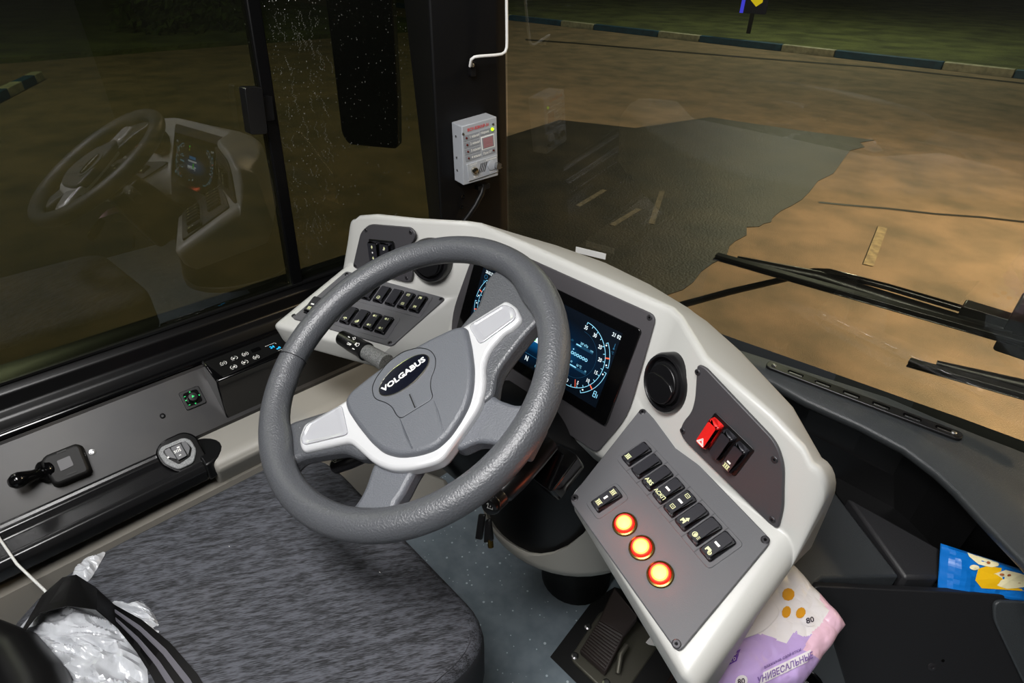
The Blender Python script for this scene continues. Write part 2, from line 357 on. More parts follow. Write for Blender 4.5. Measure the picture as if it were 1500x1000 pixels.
# windscreen
w2 = sroot('window_2', (.6, .62, .6))
def GP(x, z, h=0): y = GQ.y - (GN.z * (z - GQ.z) + h) / GN.y; return V((x, y, z))
gl_edge = [FG.px(731, 0), FG.px(737, 320)]
obj('pane', slab(B('pane_front'), [GP(lineat(*gl_edge, .5).x - .01, .50), GP(1.75, .50), GP(1.75, 1.85), GP(lineat(*gl_edge, 1.85).x, 1.85)], GN, .005), w2)
top = [(1000, 468), (1071, 494), (1200, 539), (1330, 585), (1408, 612), (1500, 646), (1600, 684)]
fb = B('black_rough').loft([[FG.px(x, y, .001), FG.px(x, y, .006), FG.px(x - 12, y + 28, .006), FG.px(x - 12, y + 28, .001)] for x, y in top]); obj('frit_border', fb, w2, label='black border along the foot of the windscreen')
struct('trim_4', B('black_satin').box(WX, -.8, 1.8, .36, .45, 1.80, 2.08))
# A pillar: black moulding between the two glasses
ll = [FL.px(605, 0), FL.px(641, 330)]; rl = gl_edge
PZ = (.45, .7, .95, 1.2, 1.5, 1.85)
pm = B(mat('pillar_black', (9, 9, 10), .5, spec=.25))
PT = math.radians(-8); PN = V((math.cos(PT), math.sin(PT), 0)); PQ = lineat(*rl, .9)
cl_ = [at(627, 0, PN, PQ), at(645, 317, PN, PQ)]
def pring(z):
    a, b, c = lineat(*ll, z), lineat(*rl, z), lineat(*cl_, z)
    return [a + V((.012, -.035, 0)), c + V((-.02, .010, 0)), c, b + V((.0, -.006, 0)), b + V((-.012, .03, 0)), a + V((.01, .05, 0))]
pm.loft([pring(z) for z in PZ]); pil = struct('trim_5', pm, bevel=.006, seg=3)
r0, r1 = pring(.95), pring(1.2)
FP = Fr(r0[2], (r0[3] - r0[2]).cross(r1[2] - r0[2]), r0[3] - r0[2])
pc = FP.px(668, 18); fc = Fr(pc, FP.n, FP.u)
obj('plug_cap', B('black_gloss').lathe(fc, [(.017, -.004), (.018, .002), (.013, .0025), (.010, .0005), (.005, .001), (.003, .003)], 24), pil, smooth=35)
# side console below the window: rail, sloping panel, tray
con = thing('side_console', 'long black moulded console sloping below the driver window on the left', 'console', (-.57, -.5, .33))
rb = B('black_gloss').tube([(-.664, -1.7, .514), (-.664, -.4, .514), (-.664, .1, .514), (-.664, .56, .514)], .0085, 14); obj('rail', rb, con, smooth=60, label='shiny black rail along the top of the console')
pn = B('console_black'); prof_y(pn, [(-.667, .40), (-.655, .510), (-.648, .507), (-.556, .414), (-.56, .39)], (-1.7, .58)); obj('slope_panel', pn, con, label='satin dark grey sloping panel')
tr = B('tray_black')
def trayr(y, k=1.0): return [V((-.562, y, .366)), V((-.556, y, .416)), V((-.549, y, .419)), V((-.542, y, .412)), V((-.537, y, .417)), V((-.531, y, .417)), V((-.527, y, .402)), V((-.492, y, .395)), V((-.486, y, .405)), V((-.474, y, .403)), V((-.468, y, .39)), V((-.474, y, .362))]
tr.loft([trayr(-1.7), trayr(-.6), trayr(-.19)]); obj('tray', tr, con, bevel=.0025, label='black oddments tray with raised shiny edges')
cap = B('black_plastic')
cc = V((-.515, -.19, 0))
cap.loft([[V((-.562 + .047 - .047 * math.cos(a), -.19 + .05 * math.sin(a), z)) for a in [math.pi * k / 10 for k in range(11)]] for z in (.362, .39, .405)]); obj('tray_end', cap, con, bevel=.004)
fcon = Fr((-.60, -.25, .459), (1, 0, .99), (0, 1, 0))
bolt = Fr(fcon.px(135, 662), fcon.n, fcon.u)
obj('bolt', B('screw_steel').lathe(bolt, [(.0055, -.001), (.0055, .0015), (.003, .002), (.0025, .0008)], 16), con, label='bright steel bolt head')
obj('bolt', B('black_plastic').lathe(Fr(fcon.px(238, 609), fcon.n, fcon.u), [(.0055, -.001), (.0055, .001), (.0035, .002), (.0025, .0008)], 16), con, label='black bolt head')
# cowl under the windscreen
cw = thing('windscreen_cowl', 'dark grey ledge running along the foot of the windscreen', 'cowl', (.5, .6, .4))
fe = [(1090, 540), (1180, 588), (1259, 623), (1324, 657), (1372, 693), (1401, 720), (1440, 762), (1500, 824), (1560, 895)]
mid = [(1120, 520), (1200, 552), (1290, 590), (1360, 622), (1420, 652), (1455, 672), (1500, 700), (1545, 730), (1610, 790)]
bk = [(1060, 505), (1200, 562 - 12), (1300, 590 - 8), (1370, 612), (1440, 640), (1480, 655), (1530, 675), (1590, 700), (1680, 740)]
zf = Z(.655); rings = []
for (a, b), (c, d) in zip(fe, bk):
    p = Z(.655).px(a, b); q = Z(.664).px(c, d); e = p + (q - p) * .30; e.z += .008
    rings.append(rounded([p + V((0, .05, -.03)), p + V((0, .005, -.016)), p + V((0, -.002, 0)), e, q, q + V((0, .02, -.06))], [.001, .006, .007, .012, .001, .001], 3))
cm = B('black_rough').loft(rings); obj('cowl_body', cm, cw, smooth=50)
# slotted demister plate
I3, I4 = 13, 17; cx_ = (rings[4][I4] - rings[1][I4]).cross(rings[2][I4] - rings[2][I3]); fcowl = Fr((rings[2][I3] + rings[2][I4]) / 2 + V((0, 0, .004)), cx_ if cx_.z > 0 else -cx_, (1, 0, 0))
A, C = fcowl.px(1133, 537), fcowl.px(1396, 636); fpl = Fr(A, fcowl.n, C - A); Lp = (C - A).length
obj('demister_plate', B('black_plastic').prism([fpl.p(x, y, -.002) for x, y in rounded([(-.012, -.011), (Lp + .012, -.011), (Lp + .012, .011), (-.012, .011)], .01, 4)], fpl.n * .005), cw, bevel=.001, label='black plate with slots')
for k in range(6):
    x = Lp * (.09 + .164 * k)
    obj('slot', B('black_gloss').box(fpl, x, x + Lp * .095, -.0045, .0045, .0025, .0034, .003).use('screw_steel').box(fpl, x + .003, x + Lp * .095 - .002, -.004, -.0022, .0034, .0038), cw)
for x in (0, Lp): obj('screw', B('screw_steel').lathe(fpl.sub(x, 0), [(.004, .002), (.004, .0045), (.002, .005)], 12), cw)
# right-hand tray beside the dashboard
rt = thing('side_tray', 'black moulded storage tray to the right of the dashboard below the windscreen', 'tray', (.55, .45, .2))
zp = Z(.55); P = lambda x, y, z=.55: Z(z).px(x, y)
a1, a2 = P(1120, 640), P(1000, 900)
left = [P(1222, 718), P(1318, 844), P(1205, 846), P(1010, 985), P(900, 800), P(1150, 690)]
obj('platform', B('black_rough').prism([p + V((0, 0, -.03)) for p in left], (0, 0, .03)), rt, bevel=.004, label='grained black shelf under the right end of the dashboard')
tri = [P(1241, 727), P(1378, 803), P(1376, 846), P(1326, 846)]
obj('platform', B('shelf_black').prism([p + V((0, 0, -.045)) for p in tri], (0, 0, .045)), rt, bevel=.005, label='smooth black triangular shelf')
c0, c1 = P(1230, 705, .50), P(1384, 700, .50)
pit = [P(1225, 722, .50), P(1318, 852, .50), P(1500, 858, .50), P(1600, 840, .50), P(1420, 700, .5), P(1225, 700, .5)]
obj('tray_floor', B('black_satin').prism([p + V((0, 0, -.02)) for p in pit], (0, 0, .02)), rt)
bw = [p + V((0, .010, -.085)) for p in [r[2] for r in rings]]
obj('tray_wall', B('black_satin').loft([[r[0] + V((0, -.006, 0)), r[0] + V((0, .012, 0)), V((r[0].x, r[0].y + .035, .48)), V((r[0].x, r[0].y + .015, .48))] for r in rings[:-2]]), rt)
# door-side cover with a rounded top corner
ca, cb = P(1192, 862), P(1500, 873); fcv = Fr(ca, ((cb - ca).cross(V((0, 0, 1)))) * (1 if (cb - ca).cross(V((0, 0, 1))).y < 0 else -1) + V((0, 0, .12)), cb - ca)
cov = [fcv.px(*q) for q in ((1190, 858), (1620, 878), (1620, 1090), (1265, 1090), (1216, 926), (1192, 880))]
rc = thing('tray_cover', 'flat black cover panel with a rounded corner standing upright in front of the tray', 'panel', (.62, .36, .3))
obj('panel', B('cover_black').prism(rounded(cov, [.02, 0, 0, 0, .01, .02]), -fcv.n * .012), rc, bevel=.003)
obj('raised_panel', B('black_rough').prism(rounded([fcv.px(*q) for q in ((1452, 876), (1620, 884), (1620, 1090), (1540, 1090), (1452, 905))], .012), fcv.n * .006), rc, bevel=.003)
obj('screw', B('screw_dark').lathe(Fr(fcv.px(1365, 976), fcv.n, fcv.u), [(.006, 0), (.006, .0015), (.003, .002), (.0025, .0005)], 16), rc)
obj('drain_hole', B('black_gloss').lathe(Fr(fcv.px(1381, 967), fcv.n, fcv.u), [(.0022, 0), (.0022, .0008)], 12), rc)
cr_ = Fr(Z(.44).px(1180, 1003), (0, 0, 1), (1, 0, 0)); obj('holder_ring', B('black_gloss').lathe(cr_, [(.019, -.01), (.021, .0), (.023, .002), (.026, .0), (.027, -.012)], 28), rc, smooth=40)
sd = [fcv.px(1216, 926), fcv.px(1266, 1092), fcv.px(1266, 1092) + V((-.20, .06, 0)), fcv.px(1216, 926) + V((-.20, .06, 0))]
obj('side_flank', B('black_plastic').prism(sd, (0, .01, 0)), rc)
# ------------------------------------------------------------------ dashboard
dash = thing('dashboard', 'light grey wraparound bus dashboard with dark switch panels behind the steering wheel', 'dashboard', (0, .3, .55))
def yup(x, z): n, q = FR_UP.n, FR_UP.o; return q.y - (n.x * (x - q.x) + n.z * (z - q.z)) / n.y
def zlow(x, y): n, q = FR_LOW.n, FR_LOW.o; return q.z - (n.x * (x - q.x) + n.y * (y - q.y)) / n.z
def crease(x):
    z = .73
    for _ in range(12): y = face(x, z); z = zlow(x, y)
    return y, z
def face(x, z):                                  # wing face: turns in from the upper panel to the screen edge round the vent
    if x >= .30: return yup(x, z)
    t_ = max(0, (x - .207) / .093); return ysc(z) * (1 - t_) + yup(.30, z) * t_
def ysc(z): return FSC.o.y + (FSC.n.z * (z - FSC.o.z)) / -FSC.n.y * 1.0
def station(x, p1, p2, p3, p4, p5, zb=.66):
    return [V((x, p5[0] - .02, .61)), V((x, *p1)), V((x, *p2)), V((x, *p3)), V((x, *p4)), V((x, *p5)), V((x, p5[0] + .004, zb))]
def centre(x, y5, z5=.82): return station(x, (.24, .585), (.216, .628), (ysc(.735) + .001, .735), (ysc(.868), .868), (y5, z5))
def desk(x, z4, y5, z5, zb=.66):
    k = (x - .225) / (.44 - .225); yf = .098 + (.012 - .098) * k; yc, zc = crease(x); d = .0015
    return station(x, (yf + .012, zlow(x, yf) - .048), (yf, zlow(x, yf) - d), (yc + d, zc - d), (face(x, z4) + d + .002, z4), (y5, z5), zb)
half = [centre(.10, .425), centre(.186, .404), centre(.205, .396), desk(.226, .868, .390, .82), desk(.30, .866, .355, .82), desk(.40, .850, .298, .815), desk(.444, .838, .262, .805)]
e = desk(.458, .826, .252, .802); half.append(e)
e2 = [p.copy() for p in e]
for p in e2: p.x = .484
e2[1] = V((.484, .03, .60)); e2[2] = V((.478, .012, .635)); e2[3] = V((.485, .17, .695)); e2[4] = V((.484, .21, .782)); e2[5] = V((.485, .242, .768)); e2[0].x = .47
for k_ in range(1, 7):
    a_ = math.pi / 2 * k_ / 6; q_ = 1 - math.cos(a_); half.append([V((e[i].x + (e2[i].x - e[i].x) * math.sin(a_), e[i].y + (e2[i].y - e[i].y) * q_, e[i].z + (e2[i].z - e[i].z) * q_)) for i in range(7)])
half = [rounded(r, [.003, .008, .009, .004, .012, .016, .004], 4) for r in half]
mir = [[V((-p.x, p.y, p.z)) for p in r] for r in half[::-1]]
sh = B('grey_plastic').loft(mir + [rounded(centre(0, .435), [.003, .008, .009, .004, .012, .016, .004], 4)] + half)
shell = obj('shell', sh, dash, smooth=55, label='light grey moulded shell')
def plate(name, fr, pts, r, m, t=.003, lab=None, h=0.):
    return obj(name, B(m).prism(rounded([fr.px(x, y, h + t) for x, y in pts], r), fr.n * -(t + .002)), dash, bevel=.0012, label=lab)
SCREW = None
def screw(fr, px, parent, h=.003, m='screw_dark', r=.0042):
    f = Fr(fr.px(*px, h), fr.n, fr.u)
    o = obj('screw', B(m).lathe(f, [(r, -.001), (r, .0006), (r * .8, .0012), (r * .4, .0012), (r * .35, .0003)], 14).use('black_gloss').lathe(f, [(r * .34, .0002), (r * .34, .0006)], 6), parent)
    return o
# centre screen bezel and glass
bz = [(-.186, .104), (.190, .106), (.204, -.05), (.178, -.128), (-.178, -.128), (-.204, -.05)]
bez = obj('bezel', B('bezel_dark').prism(rounded([FSC.p(a, b, .001) for a, b in bz], [.012, .012, .03, .01, .01, .03]), FSC.n * .004), dash, bevel=.0015, label='dark grey screen surround')
screw(FSC, (951.6, 465), bez, .005)
gls = obj('screen_glass', B('black_gloss').prism(rounded([FSC.p(a, b, .005) for a, b in ((-.178, .079), (.178, .079), (.178, -.080), (-.178, -.080))], .006), FSC.n * .004), dash, bevel=.001, label='black glass of the instrument screen')
E1 = bpy.data.materials.new('screen_glow'); E1.use_nodes = True; nt = E1.node_tree; b_ = nt.nodes['Principled BSDF']; b_.inputs['Base Color'].default_value = (.004, .006, .01, 1); b_.inputs['Roughness'].default_value = .12
tc = nt.nodes.new('ShaderNodeTexCoord'); vm = nt.nodes.new('ShaderNodeVectorMath'); vm.operation = 'DISTANCE'; vm.inputs[1].default_value = (.5, .40, .5)
mp = nt.nodes.new('ShaderNodeMapping'); nt.links.new(tc.outputs['Generated'], mp.inputs[0]); nt.links.new(mp.outputs[0], vm.inputs[0])
rp = nt.nodes.new('ShaderNodeValToRGB'); el = rp.color_ramp.elements; el[0].position = 0; el[0].color = (*lin((10, 120, 190)), 1); el[1].position = .62; el[1].color = (*lin((2, 6, 12)), 1)
x_ = el.new(.16); x_.color = (*lin((6, 80, 130)), 1); x_ = el.new(.34); x_.color = (*lin((3, 26, 48)), 1)
nt.links.new(vm.outputs['Value'], rp.inputs[0]); nt.links.new(rp.outputs[0], b_.inputs['Emission Color']); b_.inputs['Emission Strength'].default_value = 1.0; MATS['screen_glow'] = E1
H = .0095
dsp = obj('display', B('screen_glow').prism([FSC.p(a, b, .0088) for a, b in ((-.152, .062), (.152, .062), (.152, -.062), (-.152, -.062))], FSC.n * .0005), dash, label='lit blue instrument display')
k = B('scr_cyan')
def gauge(cx, side):
    R = .0535
    k.use('scr_cyan')
    rng = (88, -92) if side > 0 else (92, 272)
    k.arc(FSC, cx, 0, R, .0008, *rng, H, seg=44)
    k.use('scr_bar').arc(FSC, cx, 0, R - .0155, .0005, *rng, H, seg=44)
    for i in range(15):
        a = rng[0] + (rng[1] - rng[0]) * i / 14
        k.use('scr_cyan').arc(FSC, cx, 0, R - .002, .0035, a - .5, a + .5, H, seg=2)
    lo, hi = ((40, 4), (-4, -60)) if side > 0 else ((176, 140), (184, 226))
    for q0, q1 in (lo, hi):
        k.use('scr_cyan').arc(FSC, cx, 0, R + .0078, .0008, q0, q1, H, seg=16)
        for a in (q0, q1): k.arc(FSC, cx, 0, R + .006, .0045, a - .4, a + .4, H, seg=2)
        aa = q0 + (q1 - q0) * (.62 if side > 0 else .35); k.use('scr_red').arc(FSC, cx, 0, R + .004, .008, aa - 1, aa + 1, H, seg=2); k.use('scr_white')
        for a in (q0 + (q1 - q0) * .08, q0 + (q1 - q0) * .92): k.disc(FSC, cx + (R + .0035) * math.cos(math.radians(a)), (R + .0035) * math.sin(math.radians(a)), .0013, H, seg=8)
gauge(.0880, 1); gauge(-.0880, -1)
k.use('scr_white')
for s_, a, b in (('35', .0900, .0445), ('30', .1093, .0400), ('25', .1245, .0275), ('20', .1315, .0095), ('15', .1320, -.0115), ('10', .1235, -.0295), ('5', .1081, -.0414), ('0', .0885, -.0466)): k.text(FSC, s_, a, b, .0085, H, .012, .8)
for s_, ang in (('40', 196), ('60', 172), ('80', 148), ('100', 124), ('120', 100)): k.text(FSC, s_, -.088 + .0435 * math.cos(math.radians(ang)), .0435 * math.sin(math.radians(ang)), .0085, H, .012, .75)
k.use('scr_cyan')
for ang in (184, 160, 136, 112): k.text(FSC, {184: '50', 160: '70', 136: '90', 112: '110'}[ang], -.088 + .0435 * math.cos(math.radians(ang)), .0435 * math.sin(math.radians(ang)), .0048, H, .01, .8)
k.use('scr_white').text(FSC, '21 02', .1445, .0545, .0082, H, .012, .85); k.text(FSC, '28.03.23', -.134, .0525, .0072, H, .014, .75)
k.text(FSC, 'N', -.001, -.0500, .012, H, .015, .8); k.use('scr_cyan').text(FSC, '00 км', .026, -.054, .006, H, .01, .8)
k.use('scr_red').arc(FSC, .088, 0, .0465, .012, -70.8, -69.4, H + .0002, seg=2)
k.use('scr_bar').rect(FSC, .099, .0135, .034, .0042, H); k.rect(FSC, .0990, -.0215, .034, .0042, H)
k.use('scr_cyan').rect(FSC, .088, .0142, .010, .0018, H + .0003); k.rect(FSC, .0890, -.0205, .014, .0018, H + .0003)
k.text(FSC, '207 кПа', .097, .0185, .0052, H, .01, .8); k.text(FSC, '16 °С', .1, -.0160, .0055, H, .01, .8); k.text(FSC, '-20', .084, -.0152, .004, H, .01, .8); k.text(FSC, '20', .114, -.0185, .004, H, .01, .8); k.text(FSC, '1000', .113, .0150, .0040, H, .01, .8)
for i in range(6):
    k.use('scr_cyan').arc(FSC, .0808 + .0056 * i, -.0015, .0021, .0012, 0, 360, H, seg=10)
k.disc(FSC, .0808, .0045, .0011, H, seg=8); k.use('scr_dim').arc(FSC, .0715, -.016, .0042, .0008, 0, 360, H, seg=14); k.rect(FSC, .0715, -.0165, .0007, .004, H); k.text(FSC, 'кВт', .0735, .0165, .0042, H, .01, .8)
k.use('scr_cyan').arc(FSC, .1445, -.043, .0001, .0002, 0, 360, H, seg=3)
for q in ((.1425, -.0475, .0048, .0007), (.1425, -.0385, .0048, .0007), (.1403, -.043, .0007, .009), (.1447, -.043, .0007, .009), (.1425, -.0425, .004, .0006), (.1475, -.0445, .0007, .006)): k.rect(FSC, *q, H)
k.use('scr_dim').rect(FSC, .147, .0395, .0007, .007, H); k.disc(FSC, .147, .035, .0014, H, seg=8); k.text(FSC, '°С', .1475, .0285, .005, H, .01, .8)
k.arc(FSC, -.1395, .044, .0035, .0009, 0, 360, H, seg=12); k.rect(FSC, -.142, .034, .0012, .006, H); k.rect(FSC, -.1395, .036, .0012, .003, H)
# bus pictogram: white body, green door, wheels
k.use('scr_white').flat(FSC, [(-.022, .0085), (.045, .0085), (.045, .0035), (-.022, .0035)], H); k.flat(FSC, [(-.022, -.012), (.045, -.012), (.045, -.0085), (-.022, -.0085)], H); k.flat(FSC, [(-.012, -.009), (.046, -.009), (.046, -.017), (-.012, -.017)], H)
k.use('scr_green').rect(FSC, .0015, -.0075, .0085, .016, H + .0003)
k.use('scr_white')
for x in (-.013, .018, .036): k.disc(FSC, x, -.0165, .0036, H + .0003, seg=14)
k.use('scr_bar')
for x in (-.013, .018, .036): k.disc(FSC, x, -.0165, .002, H + .0006, seg=12)
k.use('scr_blue').rect(FSC, .012, .0165, .05, .009, H); k.use('scr_dim').rect(FSC, .01, -.0415, .05, .0005, H)
k.use('scr_green').disc(FSC, .0385, .0490, .003, H, seg=12); k.rect(FSC, .0425, .0490, .004, .006, H); k.use('scr_yellow').arc(FSC, .041, .0395, .0033, .0011, 0, 360, H, seg=16); k.rect(FSC, .041, .0395, .0009, .0035, H)
obj('display_readouts', k, dash, fixn=False, kind='stuff', label='bright gauges, digits and symbols on the display')
# air vents
def vent(fr, px, lab):
    sg_ = 1 if px[0] < 750 else -1; nv_ = V((sg_ * .34, -.92, .19)).normalized(); f = Fr(at(*px, nv_, V((-sg_ * .258, .2515, .797))) + nv_ * .008, nv_, fr.u)
    o = obj('air_vent', B('vent_black').lathe(f, [(.0415, -.026), (.0415, .002), (.039, .007), (.036, .008), (.0345, .006), (.0335, .001), (.031, .000), (.029, .0055), (.027, .0065)], 40, cap0=True, cap1=True), dash, smooth=35, label=lab)
    v = MB().use('vent_black'); A = []
    for kx in range(25):
        a = math.pi * (kx / 24); A.append((.0265 * math.cos(a), .0265 * math.sin(a)))
    lo_ = [(x, -.0265 * math.sin(math.pi * i / 12)) for i, x in [(i, .0265 * math.cos(math.pi + math.pi * i / 12)) for i in range(13)]]
    v.prism([f.p(x, y, .0065) for x, y in A], f.n * .003).prism([f.p(x * .98, y * .98 - .002 + .004 * 0, .0065) for x, y in [(-.026, .004)] + [(x, y) for x, y in lo_] + [(.026, .004)] + [(.018, .010), (0, .0125), (-.018, .010)]], f.n * .0055)
    obj('vent_flap', v, o, bevel=.0012)
vent(FL_UP, (633, 380), 'left round air vent'); vent(FR_UP, (983, 560), 'right round air vent')
# switch panels
RU = plate('switch_panel', FR_UP, [(1021, 534), (1032, 538), (1136, 648), (1147, 680), (1146, 745), (1139, 775), (1128, 768), (1003, 646), (995, 632), (1001, 617), (1013, 603), (1018, 583)], [.004, .01, .02, .02, .008, .006, .006, .01, .01, .006, .01, .01], 'panel_dark', lab='dark upper switch panel on the right wing')
RL = plate('switch_panel', FR_LOW, [(941, 595), (1131, 791), (993.5, 957), (833.5, 731)], .009, 'panel_mid', lab='grey lower switch panel on the right wing')
LU = plate('switch_panel', FL_UP, [(516.5, 390), (528, 340), (541, 328), (601, 333), (608, 341), (607, 350), (601, 358), (599, 372), (600, 388), (604, 400), (602, 412), (595, 413.5), (522, 395)], [.006, .012, .012, .006, .006, .006, .01, .01, .01, .006, .006, .006, .006], 'panel_dark', lab='dark upper switch panel on the left wing')
LL = plate('switch_panel', FL_LOW, [(652.5, 436), (573, 506.5), (427, 465.5), (507, 396.5)], .007, 'panel_mid', lab='grey lower switch panel on the left wing')
for p in ((1022, 545), (1000, 631), (1134.5, 673), (1131, 761)): screw(FR_UP, p, RU)
for p in ((941, 603), (842, 729), (1121, 790.5), (991, 943)): screw(FR_LOW, p, RL, r=.005)
for p in ((536, 337), (601.5, 340), (520.5, 389), (595.5, 407)): screw(FL_UP, p, LU)
for p in ((646, 438), (571, 502), (430, 462), (507.5, 401.5)): screw(FL_LOW, p, LL)
T = .003
def icons(mb, f, kind, h):
    """small pale pictograms on a rocker: list of (shape, x, y, ...)"""
    for it in kind:
        if it[0] == 'bar': mb.use('icon_white').rect(f, it[1], it[2], .0075 if len(it) < 4 else it[3], .0028 if len(it) < 5 else it[4], h)
        elif it[0] == 'txt': mb.use('icon').text(f, it[1], it[2], it[3], it[4], h, .02)
        elif it[0] == 'ring': mb.use('icon').arc(f, it[1], it[2], it[3], .0009, 0, 360, h, seg=12); mb.rect(f, it[1], it[2], .002, .0008, h)
        elif it[0] == 'grid':
            mb.use('icon')
            for i in range(3): mb.rect(f, it[1] + (i - 1) * .0026, it[2], .0016, .0042, h)
            mb.rect(f, it[1], it[2] - .0029, .0085, .0007, h); mb.rect(f, it[1], it[2] + .0029, .0085, .0007, h)
        elif it[0] == 'lamp':
            mb.use('icon').disc(f, it[1] - .001, it[2], .0024, h, seg=10)
            for i in range(3): mb.rect(f, it[1] + .0038, it[2] + (i - 1) * .0017, .0028, .0006, h)
        elif it[0] == 'bus':
            mb.use('icon').rect(f, it[1], it[2] + .001, .0062, .0032, h); mb.rect(f, it[1] - .0022, it[2] - .0015, .0015, .0022, h); mb.rect(f, it[1] + .0022, it[2] - .0015, .0015, .0022, h)
        elif it[0] == 'arrow':
            s = it[3]; mb.use('icon').flat(f, [(it[1] - .0028, it[2]), (it[1] + .0028, it[2]), (it[1], it[2] + .0042 * s)][::1 if s > 0 else -1], h); mb.rect(f, it[1], it[2] - .0012 * s, .0016, .0024, h)
        elif it[0] == 'dot': mb.use('icon_white').disc(f, it[1], it[2], .0016, h, seg=10)
        elif it[0] == 'fan':
            mb.use('icon').arc(f, it[1], it[2] - .002, .0042, .0016, 30, 150, h, seg=6); mb.rect(f, it[1], it[2] - .0012, .0014, .003, h)
        elif it[0] == 'dim':
            mb.use('icon')
            for q in ((0, .0022, .006, .0007), (0, -.0022, .006, .0007), (-.0028, 0, .0007, .005), (.0028, 0, .0007, .005), (0, 0, .0034, .0006)): mb.rect(f, it[1] + q[0], it[2] + q[1], q[2], q[3], h)
BLANK = {}
def rocker(fr, px, parent, w, l, u, kind=(), m='switch_black', hgt=.0085, lab=None, name='rocker_switch'):
    f = Fr(fr.px(*px, T), fr.n, u)
    mb = MB().use('black_gloss').box(f, -w * .52, w * .52, -l * .52, l * .52, -.001, .0008, .002).use(m)
    mb.cap(f, w * .93, l * .97, hgt, inset=.0022, r=.0025)
    icons(mb, f, kind, hgt)
    return obj(name, mb, parent, smooth=38, label=lab)
# right lower: row of eight, one by itself, three red lit buttons
def dirs(fr, a, b, h=T): d = fr.px(*b, h) - fr.px(*a, h); return d
uR = dirs(FR_LOW, (933, 667), (1052, 802)); pitch = uR.length / 7; wR = pitch * .86; lR = .040
row = [(933.3, 666.8), (947.8, 684.6), (963.6, 702.2), (979.8, 720.6), (996.5, 739.6), (1014, 759), (1032.4, 779.8), (1051.8, 801.6)]
ks = [[('grid', -.001, -.012)], [], [('txt', 'ABS', 0, -.012, .0075)], [('txt', 'АСКП', 0, -.0125, .0068), ('bar', 0, .0)], [('dim', 0, -.010), ('bar', 0, .0015), ('dim', 0, .0125)], [('bus', 0, -.012), ('arrow', .002, -.008, 1)], [('ring', -.001, -.012, .003), ('lamp', .001, -.012)], [('bus', -.001, -.012), ('ring', .003, -.0135, .002), ('bar', 0, 0)]]
fa = FR_LOW.sub(*[c for c in FR_LOW.ab(*row[0], T)], T, uR)
obj('switch_frame', B('panel_mid').box(fa, -pitch * .62, pitch * 7.62, -lR * .64, lR * .62, -.001, .0009, .006), RL, bevel=.0008)
dv = B('panel_dark')
for i in range(7): dv.box(fa, pitch * (i + .47), pitch * (i + .53), -lR * .64, lR * .62, .0008, .00105)
obj('frame_joint', dv, RL, label='thin joints between the switch bays')
for p, k_ in zip(row, ks): rocker(FR_LOW, p, RL, wR, lR, uR, k_)
f1 = Fr(FR_LOW.px(889.5, 733.5, T), FR_LOW.n, uR)
obj('switch_frame', B('panel_mid').box(f1, -wR * .78, wR * .78, -lR * .62, lR * .62, -.001, .001, .006), RL, bevel=.0008)
rocker(FR_LOW, (889.5, 733), RL, wR, lR, uR, [('grid', 0, -.011), ('bar', 0, 0, .0028, .006), ('grid', 0, .0115)])
for p in ((915.3, 768), (940, 802.5), (967.3, 841.3)):
    f = Fr(FR_LOW.px(*p, T), FR_LOW.n, uR)
    o = obj('push_button', B('ring_brass').lathe(f, [(.0160, -.001), (.0160, .001), (.0152, .003), (.0134, .0034), (.0124, .001)], 36), RL, smooth=40, label='lit amber button in a red and brass ring')
    obj('button_ring', B('lamp_red').lathe(f, [(.0122, .0005), (.0121, .0042), (.0114, .0054), (.0102, .0052)], 32, cap1=True), o, smooth=40, label='glowing red ring')
    bm_ = B('lamp_edge').lathe(f, [(.0102, .0045), (.0098, .0058), (.0080, .0062)], 28, cap1=False).use('lamp_core').lathe(f, [(.0080, .0062), (.005, .0066), (.0, .0068)], 28, cap1=False, cap0=False)
    obj('button_lens', bm_, o, smooth=40, label='glowing amber lens')
    lamp('button_glow', 'POINT', f.p(0, 0, .014), f.p(0, 0, 1), .035, (1, .16, .07), shadow_soft_size=.006)
# right upper: hazard, blank, lamp
uU = dirs(FR_UP, (1043, 632.5), (1079, 668.5)); pU = uU.length / 2
fu = Fr(FR_UP.px(1061.5, 651, T), FR_UP.n, uU)
obj('switch_frame', B('black_satin').box(fu, -pU * 1.55, pU * 1.58, -.024, .026, -.001, .0010, .004), RU, bevel=.0008)
rocker(FR_UP, (1043.5, 633), RU, pU * .9, .042, uU, (), 'red_plastic', .013, 'red hazard warning rocker')
f = Fr(FR_UP.px(1043.5, 633, T), FR_UP.n, uU)
hz = B('icon_white')
for s in (.0062, .0036):
    L = [(s * math.cos(math.radians(a)), -.013 + s * math.sin(math.radians(a))) for a in (90, 210, 330)]
    for i in range(3):
        p, q = V((*L[i], 0)), V((*L[(i + 1) % 3], 0)); d = (q - p).normalized(); nn = V((-d.y, d.x, 0)) * .0005
        hz.flat(f, [(x.x, x.y) for x in (p - nn, q - nn, q + nn, p + nn)], .013)
obj('hazard_triangle', hz, RU, label='white warning triangle on the red rocker')
rocker(FR_UP, (1061.5, 650), RU, pU * .9, .042, uU, (), hgt=.011)
rocker(FR_UP, (1079.5, 668.5), RU, pU * .9, .042, uU, [('bar', .0, -.006, .005, .0026), ('grid', 0, -.013)], hgt=.011)
